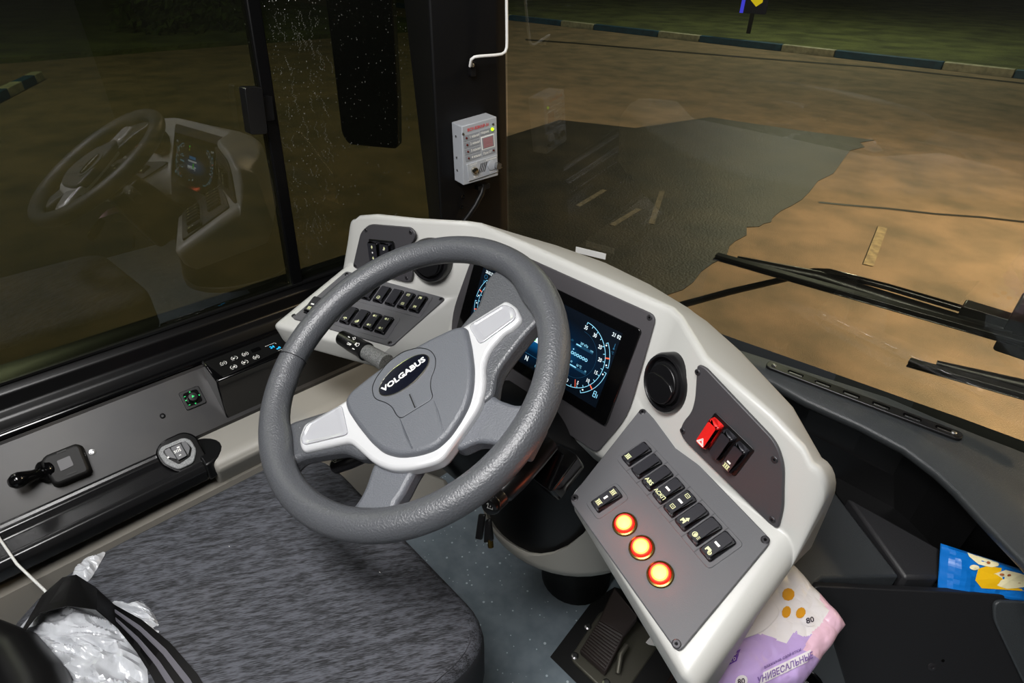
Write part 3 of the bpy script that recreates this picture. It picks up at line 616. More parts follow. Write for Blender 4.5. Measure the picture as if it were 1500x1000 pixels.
# left upper: two rockers with pale arrows
uA = dirs(FL_UP, (551, 368), (568.5, 370)); pA = uA.length
fl = Fr(FL_UP.px(560.5, 370, T), FL_UP.n, uA)
obj('switch_frame', B('black_satin').box(fl, -pA * 1.05, pA * 1.1, -.025, .025, -.001, .001, .004), LU, bevel=.0008)
rocker(FL_UP, (551.3, 368.5), LU, pA * .9, .042, uA, [('arrow', 0, .010, 1), ('dot', 0, 0), ('arrow', 0, -.010, -1)], hgt=.010)
rocker(FL_UP, (568.8, 370.5), LU, pA * .9, .042, uA, [('arrow', .001, .010, 1), ('bar', -.001, .008, .004, .0014), ('arrow', 0, -.010, -1)], hgt=.010)
# left lower: two rows and a single
uL = dirs(FL_LOW, (543, 429), (613.5, 447)); pL = uL.length / 4; wL = pL * .86; lL = .040
r1 = [(526, 424.8), (543.2, 429), (560.8, 433.2), (578.4, 437.6), (596, 442.2), (613.6, 446.8)]
k1 = [[], [], [('ring', 0, -.011, .0032)], [], [('dim', 0, .011), ('dim', 0, -.011)], [('bus', 0, .011), ('bus', 0, -.011)]]
r2 = [(495.3, 459), (512.4, 463.6), (529.4, 468.2), (546.6, 472.8), (563.8, 477.6)]
k2 = [[], [('fan', 0, -.011)], [('ring', -.001, -.011, .0022), ('arrow', .002, -.010, 1)], [('lamp', 0, .011), ('lamp', 0, -.011)], [('lamp', 0, .011), ('lamp', 0, -.011)]]
for rws, kk in ((r1, k1), (r2, k2)):
    f0 = Fr(FL_LOW.px(*rws[0], T), FL_LOW.n, uL)
    obj('switch_frame', B('panel_mid').box(f0, -pL * .62, pL * (len(rws) - 1 + .66), -lL * .66, lL * .66, -.001, .0009, .006), LL, bevel=.0008)
    for p, q in zip(rws, kk): rocker(FL_LOW, p, LL, wL, lL, uL, q)
rocker(FL_LOW, (460.5, 448.5), LL, wL, lL, uL, [('bar', .001, -.001), ('grid', 0, -.011)])
# ------------------------------------------------------------------ steering wheel
sw = thing('steering_wheel', 'grey leather-grained bus steering wheel with silver spokes turned a quarter left', 'steering wheel', (0, 0, .68))
R_, r_ = .2095, .0205
rm = MB().use('wheel_leather'); NU, NV = 120, 20
SP1, SP2 = math.radians(63), math.radians(243)
for i in range(NU):
    a = 2 * math.pi * i / NU
    def g(c, w): d = math.atan2(math.sin(a - c), math.cos(a - c)); return math.exp(-(d / w) ** 2)
    bul = .006 * (g(math.radians(66), .16) + g(math.radians(243), .16)) + .0025 * (g(math.radians(95), .05) + g(math.radians(215), .05))
    for j in range(NV):
        t_ = 2 * math.pi * j / NV; rr = r_ + (bul if math.cos(t_) < 0 else 0) * -math.cos(t_)
        rm.v.append(FW_.p((R_ + rr * math.cos(t_)) * math.cos(a), (R_ + rr * math.cos(t_)) * math.sin(a), r_ * .98 * math.sin(t_)))
for i in range(NU):
    for j in range(NV):
        rm.f.append((i * NV + j, ((i + 1) % NU) * NV + j, ((i + 1) % NU) * NV + (j + 1) % NV, i * NV + (j + 1) % NV)); rm.mi.append(0)
rim = obj('rim', rm, sw, smooth=180)
sm_ = B('black_satin')
for px in ((417, 524), (757, 360)):                      # seam bands round the rim
    a_, b_ = FW_.ab(*px); an = math.atan2(b_, a_)
    pts = []
    for kx in range(25):
        t_ = 2 * math.pi * kx / 24; pts.append(FW_.p((R_ + (r_ + .0002) * math.cos(t_)) * math.cos(an), (R_ + (r_ + .0002) * math.cos(t_)) * math.sin(an), (r_ + .0002) * math.sin(t_)))
    if px[0] < 500: sm_.tube(pts, .0006, 5)
obj('seam', sm_, rim)
def wpoly(name, pts, h0, h1, m, bev, r=.006, parent=None, lab=None, hs=None, seg=3):
    """outline given on the wheel plane at height h1; hs lifts single corners"""
    L = [FW_.px(x, y, h1) for x, y in pts]
    if r: L = rounded(L, r)
    return obj(name, B(m).prism(L, FW_.n * (h0 - h1)), parent or sw, bevel=bev, seg=seg, label=lab)
# dark grey spokes, from hub to rim
wpoly('spoke', [(655, 500), (700, 446), (716, 398), (760, 385), (800, 425), (812, 472), (792, 466), (772, 486), (748, 516), (727, 545), (722, 580), (690, 600)], -.034, -.006, 'wheel_leather', .008, [0, 0, .02, .0, .0, .0, .012, .012, .012, .012, .01, 0])
wpoly('spoke', [(530, 590), (478, 600), (421, 618), (405, 640), (418, 690), (434, 672), (450, 668), (500, 660), (528, 672), (560, 660)], -.034, -.006, 'wheel_leather', .008, [0, 0, .012, 0, 0, .012, .01, .01, .01, 0])
wpoly('spoke', [(560, 655), (544, 682), (533, 715), (520, 738), (500, 756), (545, 778), (590, 768), (575, 742), (590, 722), (602, 698), (620, 670)], -.036, -.010, 'wheel_pad', .007, [0, .006, .01, .01, .0, 0, 0, .012, .006, .006, 0])
wpoly('spoke', [(680, 600), (719, 576), (730, 584), (758, 594), (792, 584), (795, 620), (770, 668), (732, 650), (698, 646), (668, 660), (650, 640)], -.036, -.010, 'wheel_pad', .007, [0, .004, .006, .01, 0, 0, 0, .012, .008, .01, 0])
fh = Fr(FW_.px(612, 596, -.02), FW_.n, FW_.u)
hub = B('wheel_leather').lathe(fh, [(.045, -.05), (.05, -.03), (.056, -.012), (.060, .002)], 48)
obj('hub_housing', hub, sw, smooth=50)
SIL = [(683, 474), (741, 438), (756, 448), (764.5, 466), (751, 480), (738, 488), (714, 515), (709, 534), (710.5, 562), (703, 592), (685, 618), (664, 638), (645.6, 675), (600.8, 686.5), (572, 688), (546, 678), (521, 653), (512, 645), (442, 661), (437.5, 652), (436.5, 640), (444, 620.5), (501.5, 588)]
SIL = [(683, 474), (741, 438), (756, 448), (764.5, 466), (751, 480), (738, 487), (716, 512), (709, 534), (710.5, 562), (703, 592), (685, 620), (645.6, 674), (622, 682), (600.8, 686.5), (572, 688), (546, 678), (523, 657), (510, 646), (442, 661), (437.5, 652), (436.5, 640), (444, 620.5), (501.5, 588), (590, 530)]
st = wpoly('silver_trim', SIL, -.022, .002, 'silver', .006, [.004, .006, .006, .006, .01, .02, .02, .02, .02, .02, .02, .012, .02, .02, .02, .02, .02, .01, .006, .006, .006, .006, .004, 0], lab='satin silver trim round the pad and on two spokes', seg=4)
mat('silver_dish', (186, 187, 192), .26, metal=.3)
def dishm(pts):
    def ring(k, h): 
        c = (sum(p[0] for p in pts) / len(pts), sum(p[1] for p in pts) / len(pts))
        return rounded([FW_.px(c[0] + (x - c[0]) * k, c[1] + (y - c[1]) * k, h) for x, y in pts], .007 * k, 5)
    rs_ = [ring(1.0, .0012), ring(.97, .0042), ring(.90, .0046), ring(.80, .0036), ring(.72, .0032)]
    n = len(rs_[0]); c = sum(rs_[-1], V((0, 0, 0))) / n
    return B('silver_dish').loft(rs_, caps=False).add(rs_[-1] + [c], [(i, (i + 1) % n, n) for i in range(n)])
obj('spoke_inlay', dishm([(686, 477), (738, 445), (753, 451), (757, 465), (702, 505)]), st, smooth=40, label='brushed silver dish on the upper spoke')
obj('spoke_inlay', dishm([(501, 592), (449, 621), (440, 642), (444, 652), (511, 636)]), st, smooth=40, label='brushed silver dish on the left spoke')
PAD = [(503, 586), (512, 572), (546, 545), (586, 518), (630, 494), (664, 478), (682, 475.5), (688.5, 504), (692.5, 536), (691.5, 564), (686, 588), (675, 610), (657, 637), (636, 656), (610, 664.5), (582, 667.5), (559, 661.5), (540, 645), (520.8, 621), (507, 600)]
pad = wpoly('hub_pad', PAD, -.014, .010, 'wheel_pad', .007, .01, lab='grey grained airbag-style centre pad', seg=4)
KEY = [(547, 580), (545, 567), (551, 553), (568, 531), (590, 515), (613, 509), (630, 512), (638.5, 524), (637, 540), (631, 553), (630, 568), (635, 583), (587, 612.5), (581, 608), (575, 596), (566, 589.5), (552, 585)]
groove = B('black_satin'); L = rounded([FW_.px(x, y, .0104) for x, y in KEY], .008)
sh_ = wpoly('pad_crest', KEY, .006, .0112, 'wheel_pad', .0009, .008, pad)
groove.tube(L + [L[0]], .0007, 6, caps=False); obj('pad_groove', groove, pad, label='dark groove round the raised crest')
UT = FW_.px(622, 529, .011) - FW_.px(567, 570, .011)
fe_ = Fr(FW_.px(592.5, 549.5, .0112), FW_.n, UT)
em = B('chrome').lathe(fe_, [(.0405, 0), (.0400, .0016), (.0385, .0018)], 48, sy=.52).use(mat('emblem_blue', (10, 13, 24), .12)).lathe(fe_, [(.0388, .0012), (.0386, .0019)], 48, sy=.515)
em.use('white').text(fe_, 'VOLGABUS', 0, 0, .0118, .0021, .035, 1.16, .0)
obj('emblem', em, pad, smooth=30, label='oval dark blue emblem with silver lettering')
sl_ = Fr(FW_.px(604, 587, .0112), FW_.n, FW_.px(608, 596, .0112) - FW_.px(600.5, 578, .0112))
obj('pad_slot', B('black_satin').box(sl_, -.012, .012, -.0008, .0008, 0, .0004).use('wheel_pad').box(sl_, -.012, .012, .0009, .002, -.001, .0010), pad)
rg = B('wheel_pad').tube([FW_.px(x, y, .0098) for x, y in ((635, 587), (641, 603), (649, 630))], [.001, .0016, .0008], 6).tube([FW_.px(x, y, .0098) for x, y in ((586, 614), (594, 636), (604, 657))], [.0008, .0016, .001], 6)
obj('pad_ridge', rg, pad, smooth=60)
# ------------------------------------------------------------------ steering column with stalks and key
sc = thing('steering_column', 'black steering column with stalks below the wheel in a light grey shroud', 'steering column', (.04, .3, .1))
AX = -FW_.n
def cring(t_, w, d, off=0, xo=0): 
    c = V((xo, 0, .8)) + AX * t_ + FW_.v * off
    return rounded([c + FW_.u * w + FW_.v * d, c - FW_.u * w + FW_.v * d, c - FW_.u * w * .9 - FW_.v * d, c + FW_.u * w * .9 - FW_.v * d], .03, 4)
obj('column_cover', B('black_satin').loft([cring(.075, .062, .05), cring(.14, .07, .06), cring(.26, .075, .07, .0, .005)]), sc, bevel=.004, smooth=60)
fz = Fr((.06, .32, 0), (0, 0, 1), (1, 0, 0))
def vring(r, z, cx=.06, cy=.32, n=48):
    return [V((cx + r * math.cos(2 * math.pi * k / n), cy + r * math.sin(2 * math.pi * k / n), z(cx + r * math.cos(2 * math.pi * k / n), cy + r * math.sin(2 * math.pi * k / n)) if callable(z) else z)) for k in range(n)]
obj('knee_shield', B('black_satin').loft([vring(.150, .352), vring(.172, .36), vring(.172, .46), vring(.160, .52, .06, .315), vring(.11, .60, .05, .27), vring(.07, .655, .03, .18)]), sc, smooth=60)
def rimz(x, y):
    T_ = [(-.2, .368), (.0, .368), (.116, .385), (.16, .42), (.185, .465), (.2, .52), (.24, .60)]
    for (a, b), (c, d) in zip(T_, T_[1:]):
        if x <= c: return b + (d - b) * (x - a) / (c - a)
    return .60
cup = B('beige_plastic').loft([vring(.13, .338), vring(.165, .342), vring(.178, .352), vring(.181, lambda x, y: min(.37, rimz(x, y) - .004)), vring(.181, lambda x, y: rimz(x, y) - .003), vring(.178, rimz), vring(.170, lambda x, y: rimz(x, y) - .006)])
obj('shroud', cup, sc, smooth=50, label='light grey cup-shaped lower shroud')
bl = B('rubber').lathe(Fr((.035, .405, 0), (0, 0, 1), (1, 0, 0)), [(.084, .0)] + [(.074 + (.010 if i % 2 else 0), .026 * i) for i in range(1, 13)], 32); obj('bellows', bl, sc, smooth=50, label='black rubber bellows at the foot')
gb = Fr(FW_.px(818, 690, -.14), FW_.n, (FW_.px(836, 676, -.14) - FW_.px(818, 700, -.14)))
obj('release_lever', B('black_gloss').box(gb, -.03, .03, -.018, .018, -.02, .015, .006), sc, bevel=.004, label='glossy black column release lever')
def stalk(p0, p1, h0, h1, sects):
    a, b = FW_.px(*p0, h0), FW_.px(*p1, h1); 
    return a, b
a, b = FW_.px(500, 494, -.065), FW_.px(608, 556, -.07); d = (b - a).normalized(); fs_ = Fr(a, d, FW_.n)
ls = obj('stalk', B('black_plastic').lathe(fs_, [(.010, 0), (.0125, .002), (.0135, .02), (.0145, .036), (.0145, .058), (.0155, .060), (.0155, .066), (.012, .067)], 20), sc, smooth=40, label='left stalk with white light symbols')
fr_ = Fr(a + d * .048 + FW_.n * .0150, FW_.n, d)
obj('symbols', B('icon_white').text(fr_, 'OFF', -.007, -.006, .0055, 0, .02).rect(fr_, -.018, .004, .004, .0012).arc(fr_, .0095, 0, .003, .0007, 0, 360, seg=10).rect(fr_, .0045, 0, .0012, .005).rect(fr_, .0065, 0, .0008, .005).arc(fr_, -.006, .006, .0022, .0007, 0, 360, seg=8).rect(fr_, -.0092, .006, .003, .0007).rect(fr_, .008, -.009, .005, .0012), ls)
obj('collar', B(mat('mesh_grey', (120, 122, 120), .5, bump=1.0, bscale=1200, rgb2=(60, 60, 60), cscale=700)).lathe(Fr(a + d * .066, d, FW_.n), [(.0125, 0), (.0130, .012), (.0145, .05)], 20), ls, smooth=40, label='grey knurled collar')
a, b = FW_.px(717, 742, -.075), FW_.px(800, 655, -.11); d = (b - a).normalized(); fs_ = Fr(a, d, FW_.n)
rs = obj('stalk', B('black_plastic').lathe(fs_, [(.010, 0), (.0125, .002), (.0135, .02), (.0125, .022), (.0145, .026), (.016, .05), (.015, .09), (.013, .12)], 20), sc, smooth=40, label='right stalk with a washer symbol on its end')
tc_ = (CAM - a).normalized(); ne = (tc_ * .85 - d * .55).normalized(); fe3 = Fr(a + d * .006, ne, (1, .6, -.1)); obj('end_cap', B('black_plastic').lathe(fe3, [(.0128, -.008), (.0130, .004), (.0122, .0072), (.011, .0082), (0, .0086)], 24, cap1=False), rs, smooth=40)
fr_ = fe3.sub(0, 0, .0086)
obj('symbols', B('icon_white').arc(fr_, 0, -.003, .0062, .0008, 35, 145, seg=10).rect(fr_, 0, -.0038, .008, .0009).rect(fr_, -.0032, -.001, .0008, .0055).rect(fr_, .0032, -.001, .0008, .0055).rect(fr_, 0, .0015, .001, .007).disc(fr_, -.004, .006, .0007, seg=6).disc(fr_, 0, .0068, .0007, seg=6).disc(fr_, .004, .006, .0007, seg=6), rs)
a, b = FW_.px(488, 684, -.10), FW_.px(520, 672, -.10); d = (b - a).normalized()
l2 = obj('stalk', B('black_plastic').lathe(Fr(a, d, FW_.n), [(.009, 0), (.0115, .004), (.0125, .03), (.010, .07)], 16), sc, smooth=40, label='short lower left stalk')
fr_ = Fr(a + d * .004 + FW_.n * .0118, FW_.n, d)
obj('symbols', B('icon_white').arc(fr_, .002, 0, .003, .0007, 0, 220, seg=10).rect(fr_, .008, .002, .004, .0008).rect(fr_, .008, -.001, .004, .0008), l2)
FY = Fr((0, .0, .5), (0.3, -1, .4), (1, 0, 0))
ky = thing('key_bunch', 'two black-headed keys hanging below the right-hand stalk', 'keys', FY.px(712, 800))
def band(pts, w, t_, m): return B(m).prism([FY.px(x, y, 0) for x, y in pts], FY.n * t_)
obj('fob', band([(703, 751), (713, 752), (708, 789), (698, 787)], 0, .006, 'black_plastic'), ky, bevel=.002)
obj('key_head', band([(713, 760), (721, 756), (725, 790), (711, 793)], 0, .008, 'black_plastic'), ky, bevel=.003)
obj('key_tip', B('ring_brass').tube([FY.px(718, 789, .004), FY.px(719, 801, .004)], .0045, 10), ky, smooth=40, label='brass key tip')
# ------------------------------------------------------------------ things on the side console
hc = thing('heater_control', 'black heater control box with round pale buttons and a blue readout on the side console', 'control box', (-.6, 0, .40))
FH = Z(.53); hx0, hx1, hy0, hy1 = -.632, -.552, -.105, .115
hb = B('black_gloss').loft([[V((hx0 + .006, y, .538)), V((hx1, y, .524)), V((hx1 - .004, y, .505)), V((hx1 - .015, y, .33)), V((hx0 + .006, y, .40))] for y in (hy0, hy1 + .1)])
obj('housing', hb, hc, bevel=.003)
FT = Fr((-.59, 0, .5307), (.175, 0, 1), (0, 1, 0))
obj('face_plate', B('black_satin').prism(rounded([FT.px(*q, .0015) for q in ((299, 530), (413, 486), (437, 500), (327, 552))], .004), FT.n * -.002), hc, bevel=.0005)
def pxbtn(px, sym):
    f = Fr(FT.px(*px, .0015), FT.n, (0, 1, 0))
    o = obj('button', B('black_plastic').cap(f, .0155, .012, .0022, .001, .003), hc)
    s = B('icon_white').arc(f, 0, 0, .0062, .0010, -70, 70, .0022, seg=8).arc(f, 0, 0, .0062, .0010, 110, 250, .0022, seg=8)
    if sym == 'tri': s.flat(f, [(-.003, -.0028), (.003, 0), (-.003, .0028)], .0022)
    elif sym == 'tril': s.flat(f, [(.003, -.0028), (.003, .0028), (-.003, 0)], .0022)
    elif sym == 'ring': s.arc(f, 0, 0, .0024, .001, 0, 360, .0022, seg=10)
    else:
        for i in range(3): s.rect(f, (i - 1) * .0024, 0, .0012, .005, .0022)
    obj('button_mark', s, o)
for p, s in (((327.5, 533), 'ring'), ((343.5, 525.5), 'tri'), ((359.5, 519.5), 'ring'), ((342.5, 538.5), 'tril'), ((359, 531.5), 'tri'), ((375.5, 524), 'grid')): pxbtn(p, s)
f = Fr(FT.px(375, 512.5, .0015), FT.n, (0, 1, 0)); obj('blank_window', B('black_gloss').box(f, -.010, .010, -.005, .006, 0, .0012, .002), hc)
f = Fr(FT.px(405, 508, .0015), FT.n, (0, 1, 0)); 
obj('readout', B('glow_blue').text(f, '24', -.008, .004, .011, .0003, .03, .9).text(f, '0', .004, -.006, .009, .0003, .04, 1.1).rect(f, -.001, -.007, .004, .003, .0003), hc, label='glowing blue readout', kind='stuff')
obj('readout_line', B('icon_white').rect(f, -.008, .0145, .022, .0008).rect(f, .004, .012, .0008, .005).rect(f, .009, -.0135, .024, .0008), hc, kind='stuff')
for p in ((302, 535.5), (319, 557)): obj('screw', B('screw_steel').lathe(Fr(FT.px(*p, .001), FT.n, FT.u), [(.0018, 0), (.0012, .0015)], 8), hc)
# mirror adjuster
ma = thing('mirror_adjuster', 'small square mirror control with a round knob and green arrows on the side console', 'mirror control', fcon.px(282, 583))
fm = Fr(fcon.px(282, 583), fcon.n, fcon.u); s = .0205
obj('frame', B('black_plastic').box(fm, -s, s, -s, s, -.001, .004, .004), ma, bevel=.0012)
obj('recess', B('black_gloss').box(fm, -s * .74, s * .74, -s * .74, s * .74, .004, .0044, .006), ma)
obj('knob', B('black_satin').lathe(fm, [(.0105, .004), (.0105, .014), (.0085, .0165), (.0, .0172)], 24, cap1=False), ma, smooth=40)
gm = B('glow_green').flat(fm, [(-.003, -.002), (.003, -.0005), (-.001, .0035)], .0172)
for a in (0, 90, 180, 270):
    c_, s_ = math.cos(math.radians(a)), math.sin(math.radians(a)); gm.flat(fm, [(c_ * .0155 * 1 - s_ * y - c_ * x, s_ * .0155 + c_ * y - s_ * x) for x, y in ((0, 0), (.003, .0018), (.003, -.0018))][::-1], .0045)
gm.rect(fm, -.0125, .0085, .0035, .0012, .0045).rect(fm, -.0115, -.0115, .0035, .0012, .0045)
obj('arrow', gm, ma, fixn=False, label='glowing green arrows')
# SOS button unit in a pocket
so = thing('sos_button_unit', 'black SOS button unit in a rough grey surround set into the console edge', 'button unit', (-.55, -.2, .38))
fso = Fr((-.535, -.215, .432), (.62, -.05, .78), (0, 1, 0))
pk = [fso.px(*q, -.001) for q in ((226, 662), (236, 646), (268, 631), (287, 637), (296, 655), (306, 672), (286, 692), (262, 694), (236, 682))]
obj('pocket', B('black_gloss').prism(rounded(pk, .012), fso.n * -.03), so, bevel=.003)
ro = [fso.px(*q, .006) for q in ((231.5, 663), (236, 654), (268, 640.5), (279, 643), (288, 658), (284, 677), (262, 687.5), (243, 680))]
obj('surround', B(mat('grit_grey', (120, 122, 122), .55, bump=.9, bscale=900, rgb2=(170, 172, 172), cscale=500)).prism(rounded(ro, .007), fso.n * -.008), so, bevel=.002, label='rough grey surround')
ri = [fso.px(*q, .0068) for q in ((238.5, 662), (242, 657), (268, 646.5), (274, 648), (281, 656), (279, 668), (262, 680), (247, 672))]
obj('well', B('black_gloss').prism(rounded(ri, .003), fso.n * -.003), so)
def sop(pts, m, h0=.006, h1=.013): return B(m).prism(rounded([fso.px(x, y, h1) for x, y in pts], .002), fso.n * (h0 - h1))
obj('button', sop([(240.5, 659.5), (248, 655.5), (259, 672), (246, 669.5)], 'switch_black'), so, bevel=.001)
obj('button', sop([(249.3, 655), (264.2, 648.5), (274.5, 667), (261, 674)], 'switch_black'), so, bevel=.001, label='middle button lettered SOS')
obj('button', sop([(265.2, 647.8), (272, 645.5), (278.5, 655.5), (276, 666)], 'switch_black'), so, bevel=.001)
fs2 = Fr(fso.px(260, 660.5, .013), fso.n, fso.px(265, 658.5, .013) - fso.px(256, 662.5, .013))
obj('lettering', B('icon_white').text(fs2, 'SOS', 0, 0, .0075, .0003, .03).rect(fs2, .004, .0065, .005, .003).rect(fs2, -.019, -.004, .0035, .0035).rect(fs2, .001, -.0095, .004, .002), so)
# lever unit
lv = thing('hand_brake_lever', 'black hand lever with ball end on a square housing at the console\'s near end', 'lever', fcon.px(95, 690))
flv = Fr(fcon.px(98, 679), fcon.n, fcon.px(128, 663) - fcon.px(66, 690))
hq = [(61, 682), (60, 675), (66, 667), (110, 649.5), (118, 652), (131.5, 686), (129, 692), (86, 709.5), (78, 708)]
obj('housing', B(mat('lever_black', (20, 20, 20), .55, spec=.3)).prism(rounded([fcon.px(x, y, .030) for x, y in hq], .006), fcon.n * -.032, taper=1.10), lv, bevel=.005, seg=3)
obj('top_plate', B('panel_mid').prism(rounded([fcon.px(x, y, .0315) for x, y in ((83, 675), (102, 667), (108, 681), (89, 690))], .002), fcon.n * -.003), lv)
for a_, b_ in (((83, 664), (97, 658.5)), ((98, 695.5), (112, 690))):
    p, q = fcon.px(*a_, .0305), fcon.px(*b_, .0305); ff = Fr(p, fcon.n, q - p); obj('vent_slot', B('rubber').box(ff, 0, (q - p).length, -.0014, .0014, -.001, .0006), lv)
kb = fcon.px(66, 690, .016); ke = fcon.px(24, 704, .045)
d = (ke - kb).normalized(); fk = Fr(kb, d, fcon.n); ln_ = (ke - kb).length
obj('boot', B('black_gloss').lathe(fk, [(.019, -.008), (.021, -.002), (.0195, .004), (.012, .006), (.012, .008)], 24), lv, smooth=40)
obj('handle', B('black_gloss').lathe(fk, [(.0095, .004), (.0098, ln_ * .45), (.0125, ln_ * .7), (.0145, ln_ * .9), (.0135, ln_ * 1.06), (.0085, ln_ * 1.19), (0, ln_ * 1.23)], 24, cap1=False), lv, smooth=60)
# ------------------------------------------------------------------ fire alarm box on the pillar with its cable
FB = Fr(FP.px(690, 225, .0), FP.n, FP.u)
al = thing('fire_alarm_box', 'grey metal fire alarm box with lamps and a key lock on the black pillar', 'alarm box', FP.px(700, 262))
D = .046
bk_ = [FP.px(*q) for q in ((661, 178.5), (711.5, 164.5), (716, 250), (665.6, 264))]
w_ = (bk_[1] - bk_[0]).length
top_l, top_r = bk_[0] + FP.n * D, bk_[1] + FP.n * D; bot_r, bot_l = bk_[2] + FP.n * D * .92, bk_[3] + FP.n * D * .92
bx = B('grey_paint').loft([[p + FP.n * .0008 for p in bk_], [top_l, top_r, bot_r, bot_l]])
box_ = obj('housing', bx, al, bevel=.002)
uA_ = (top_r - top_l); fA = Fr((top_l + top_r + bot_r + bot_l) / 4 + FP.n * .0004, uA_.cross(top_l - bot_l), uA_); wA = uA_.length; hA = (top_l - bot_l).length
if fA.n.dot(CAM - fA.o) < 0: fA = Fr(fA.o, -fA.n, uA_)
low = B('grey_paint').box(fA, -wA * .44, wA * .46, -hA * .44, -hA * .13, 0, .003); obj('front_plate', low, al, bevel=.001, label='raised grey lower plate')
tx = MB()
tx.use('red_plastic').text(fA, 'ВСУ-ВЗКАР-31', .0, hA * .42, hA * .065, .0006, .02, .95)
rd = mat('lamp_off', (90, 28, 24), .3)
obj('title', tx, al, label='red type lettering')
for i in range(4):
    y = hA * (.30 - .115 * i)
    st_ = B(mat('grey_strip%d' % i, (140, 144, 150), .5)).rect(fA, -wA * .22, y, wA * .44, hA * .095, 0, .0006); o = obj('label_strip', st_, al)
    obj('lettering', B('icon_white').text(fA, '%d канал' % (i + 1), -wA * .13, y, hA * .06, .0008, .02, .9), o)
    obj('indicator_lamp', B('lamp_off').lathe(fA.sub(-wA * .355, y), [(.0024, 0), (.0022, .002), (0, .003)], 12, cap1=False), al, label='unlit dark red lamp')
o = obj('label_strip', B('grey_strip0').rect(fA, wA * .24, hA * .31, wA * .38, hA * .085, 0, .0006), al)
obj('lettering', B('icon_white').text(fA, 'Норма', wA * .17, hA * .31, hA * .055, .0008, .02, .9), o)
obj('indicator_lamp', B('led_green').lathe(fA.sub(wA * .39, hA * .325), [(.0036, 0), (.0034, .003), (0, .0045)], 14, cap1=False), al, label='lit yellow-green lamp')
o = obj('speaker_window', B('icon_white').rect(fA, wA * .24, hA * .13, wA * .38, hA * .22, 0, .0006).use('grey_strip1').rect(fA, wA * .24, hA * .13, wA * .34, hA * .19, .0006, .0004), al)
rl_ = B(mat('dull_red', (170, 96, 98), .5))
for i in range(7): rl_.rect(fA, wA * .24, hA * (.20 - .024 * i), wA * .28, hA * .013, .001)
obj('red_lines', rl_, o)
o = obj('label_strip', B('grey_strip2').rect(fA, wA * .24, -hA * .045, wA * .38, hA * .085, 0, .0006), al)
obj('lettering', B('icon_white').text(fA, 'Пуск ОТ', wA * .20, -hA * .045, hA * .055, .0008, .02, .8), o)
obj('indicator_lamp', B('lamp_off').lathe(fA.sub(wA * .38, -hA * .04), [(.0024, 0), (.0022, .002), (0, .003)], 12, cap1=False), al)
fB_ = Fr(fA.p(0, 0, .003), fA.n, fA.u)
obj('push_button', B('chrome').lathe(fB_.sub(-wA * .25, -hA * .27), [(.0085, 0), (.0085, .004), (.007, .007), (.0, .0078)], 24, cap1=False), al, smooth=40, label='chrome push button')
obj('lettering', B('icon_white').text(fB_, 'Тест/ОТ', -wA * .26, -hA * .165, hA * .04, .0004, .02).text(fB_, 'Звук', -wA * .23, -hA * .39, hA * .04, .0004, .02).text(fB_, 'Блокировка', wA * .27, -hA * .165, hA * .036, .0004, .02).text(fB_, 'Ключ', wA * .25, -hA * .39, hA * .036, .0004, .02), al, kind='stuff')
gr = B('black_gloss')
for i in range(4): gr.add([fB_.p(wA * (.0 + .055 * i + x) - wA * .10, -hA * .27 + hA * y, .0003) for x, y in ((-.04, -.08), (-.015, -.08), (.085, .08), (.06, .08))], [(0, 1, 2, 3)])
obj('speaker_slots', gr, al)
lk = fB_.sub(wA * .27, -hA * .28)
obj('lock', B('grey_paint').lathe(lk, [(.011, 0), (.011, .0025), (.009, .003)], 24), al, smooth=40)
obj('key', B('screw_steel').box(Fr(lk.p(.006, -.001, .003), lk.n, lk.u + lk.v * -.3), 0, .012, -.006, .007, 0, .010, .003).use('chrome').lathe(Fr(lk.p(.017, -.007, .006), lk.u, lk.n), [(.004, 0), (.004, .005)], 12), al, label='small steel key in the lock')
for a_, b_ in ((-.43, .38), (.43, .40)): obj('screw', B('screw_steel').lathe(fA.sub(wA * a_, hA * b_), [(.0028, 0), (.0026, .0012), (.001, .0016)], 12), al)
fsd = Fr((top_l + bot_l) / 2 - FP.n * D * .45, -fA.u, FP.n)
for b_ in (.30, -.06, -.28): obj('screw', B('screw_steel').lathe(Fr(top_l * (.5 + b_) + bot_l * (.5 - b_) - FP.n * D * .55 - fA.u * .0005, -fA.u, FP.n), [(.0028, 0), (.0024, .0014)], 10), al)
cb0 = FP.px(708, 270, .016); cpath = [cb0, FP.px(706, 282, .02), FP.px(697, 300, .022), FP.px(686, 316, .018), FP.px(672, 334, .012), FP.px(655, 360, .01)]
obj('cable_gland', B('black_plastic').box(Fr(FP.px(705, 272, .008), FP.n, fA.u), -.016, .016, -.006, .006, -.006, .014, .003), al, bevel=.002)
obj('cable', B('black_satin').tube(cpath, .0062, 12), al, smooth=60, label='black cable from the foot of the box')
for p in ((678, 288), (676, 303)): obj('hole', B('black_gloss').lathe(Fr(FP.px(*p, .0), FP.n, FP.u), [(.005, 0), (.0045, .0015), (.002, .0004)], 14), pil)
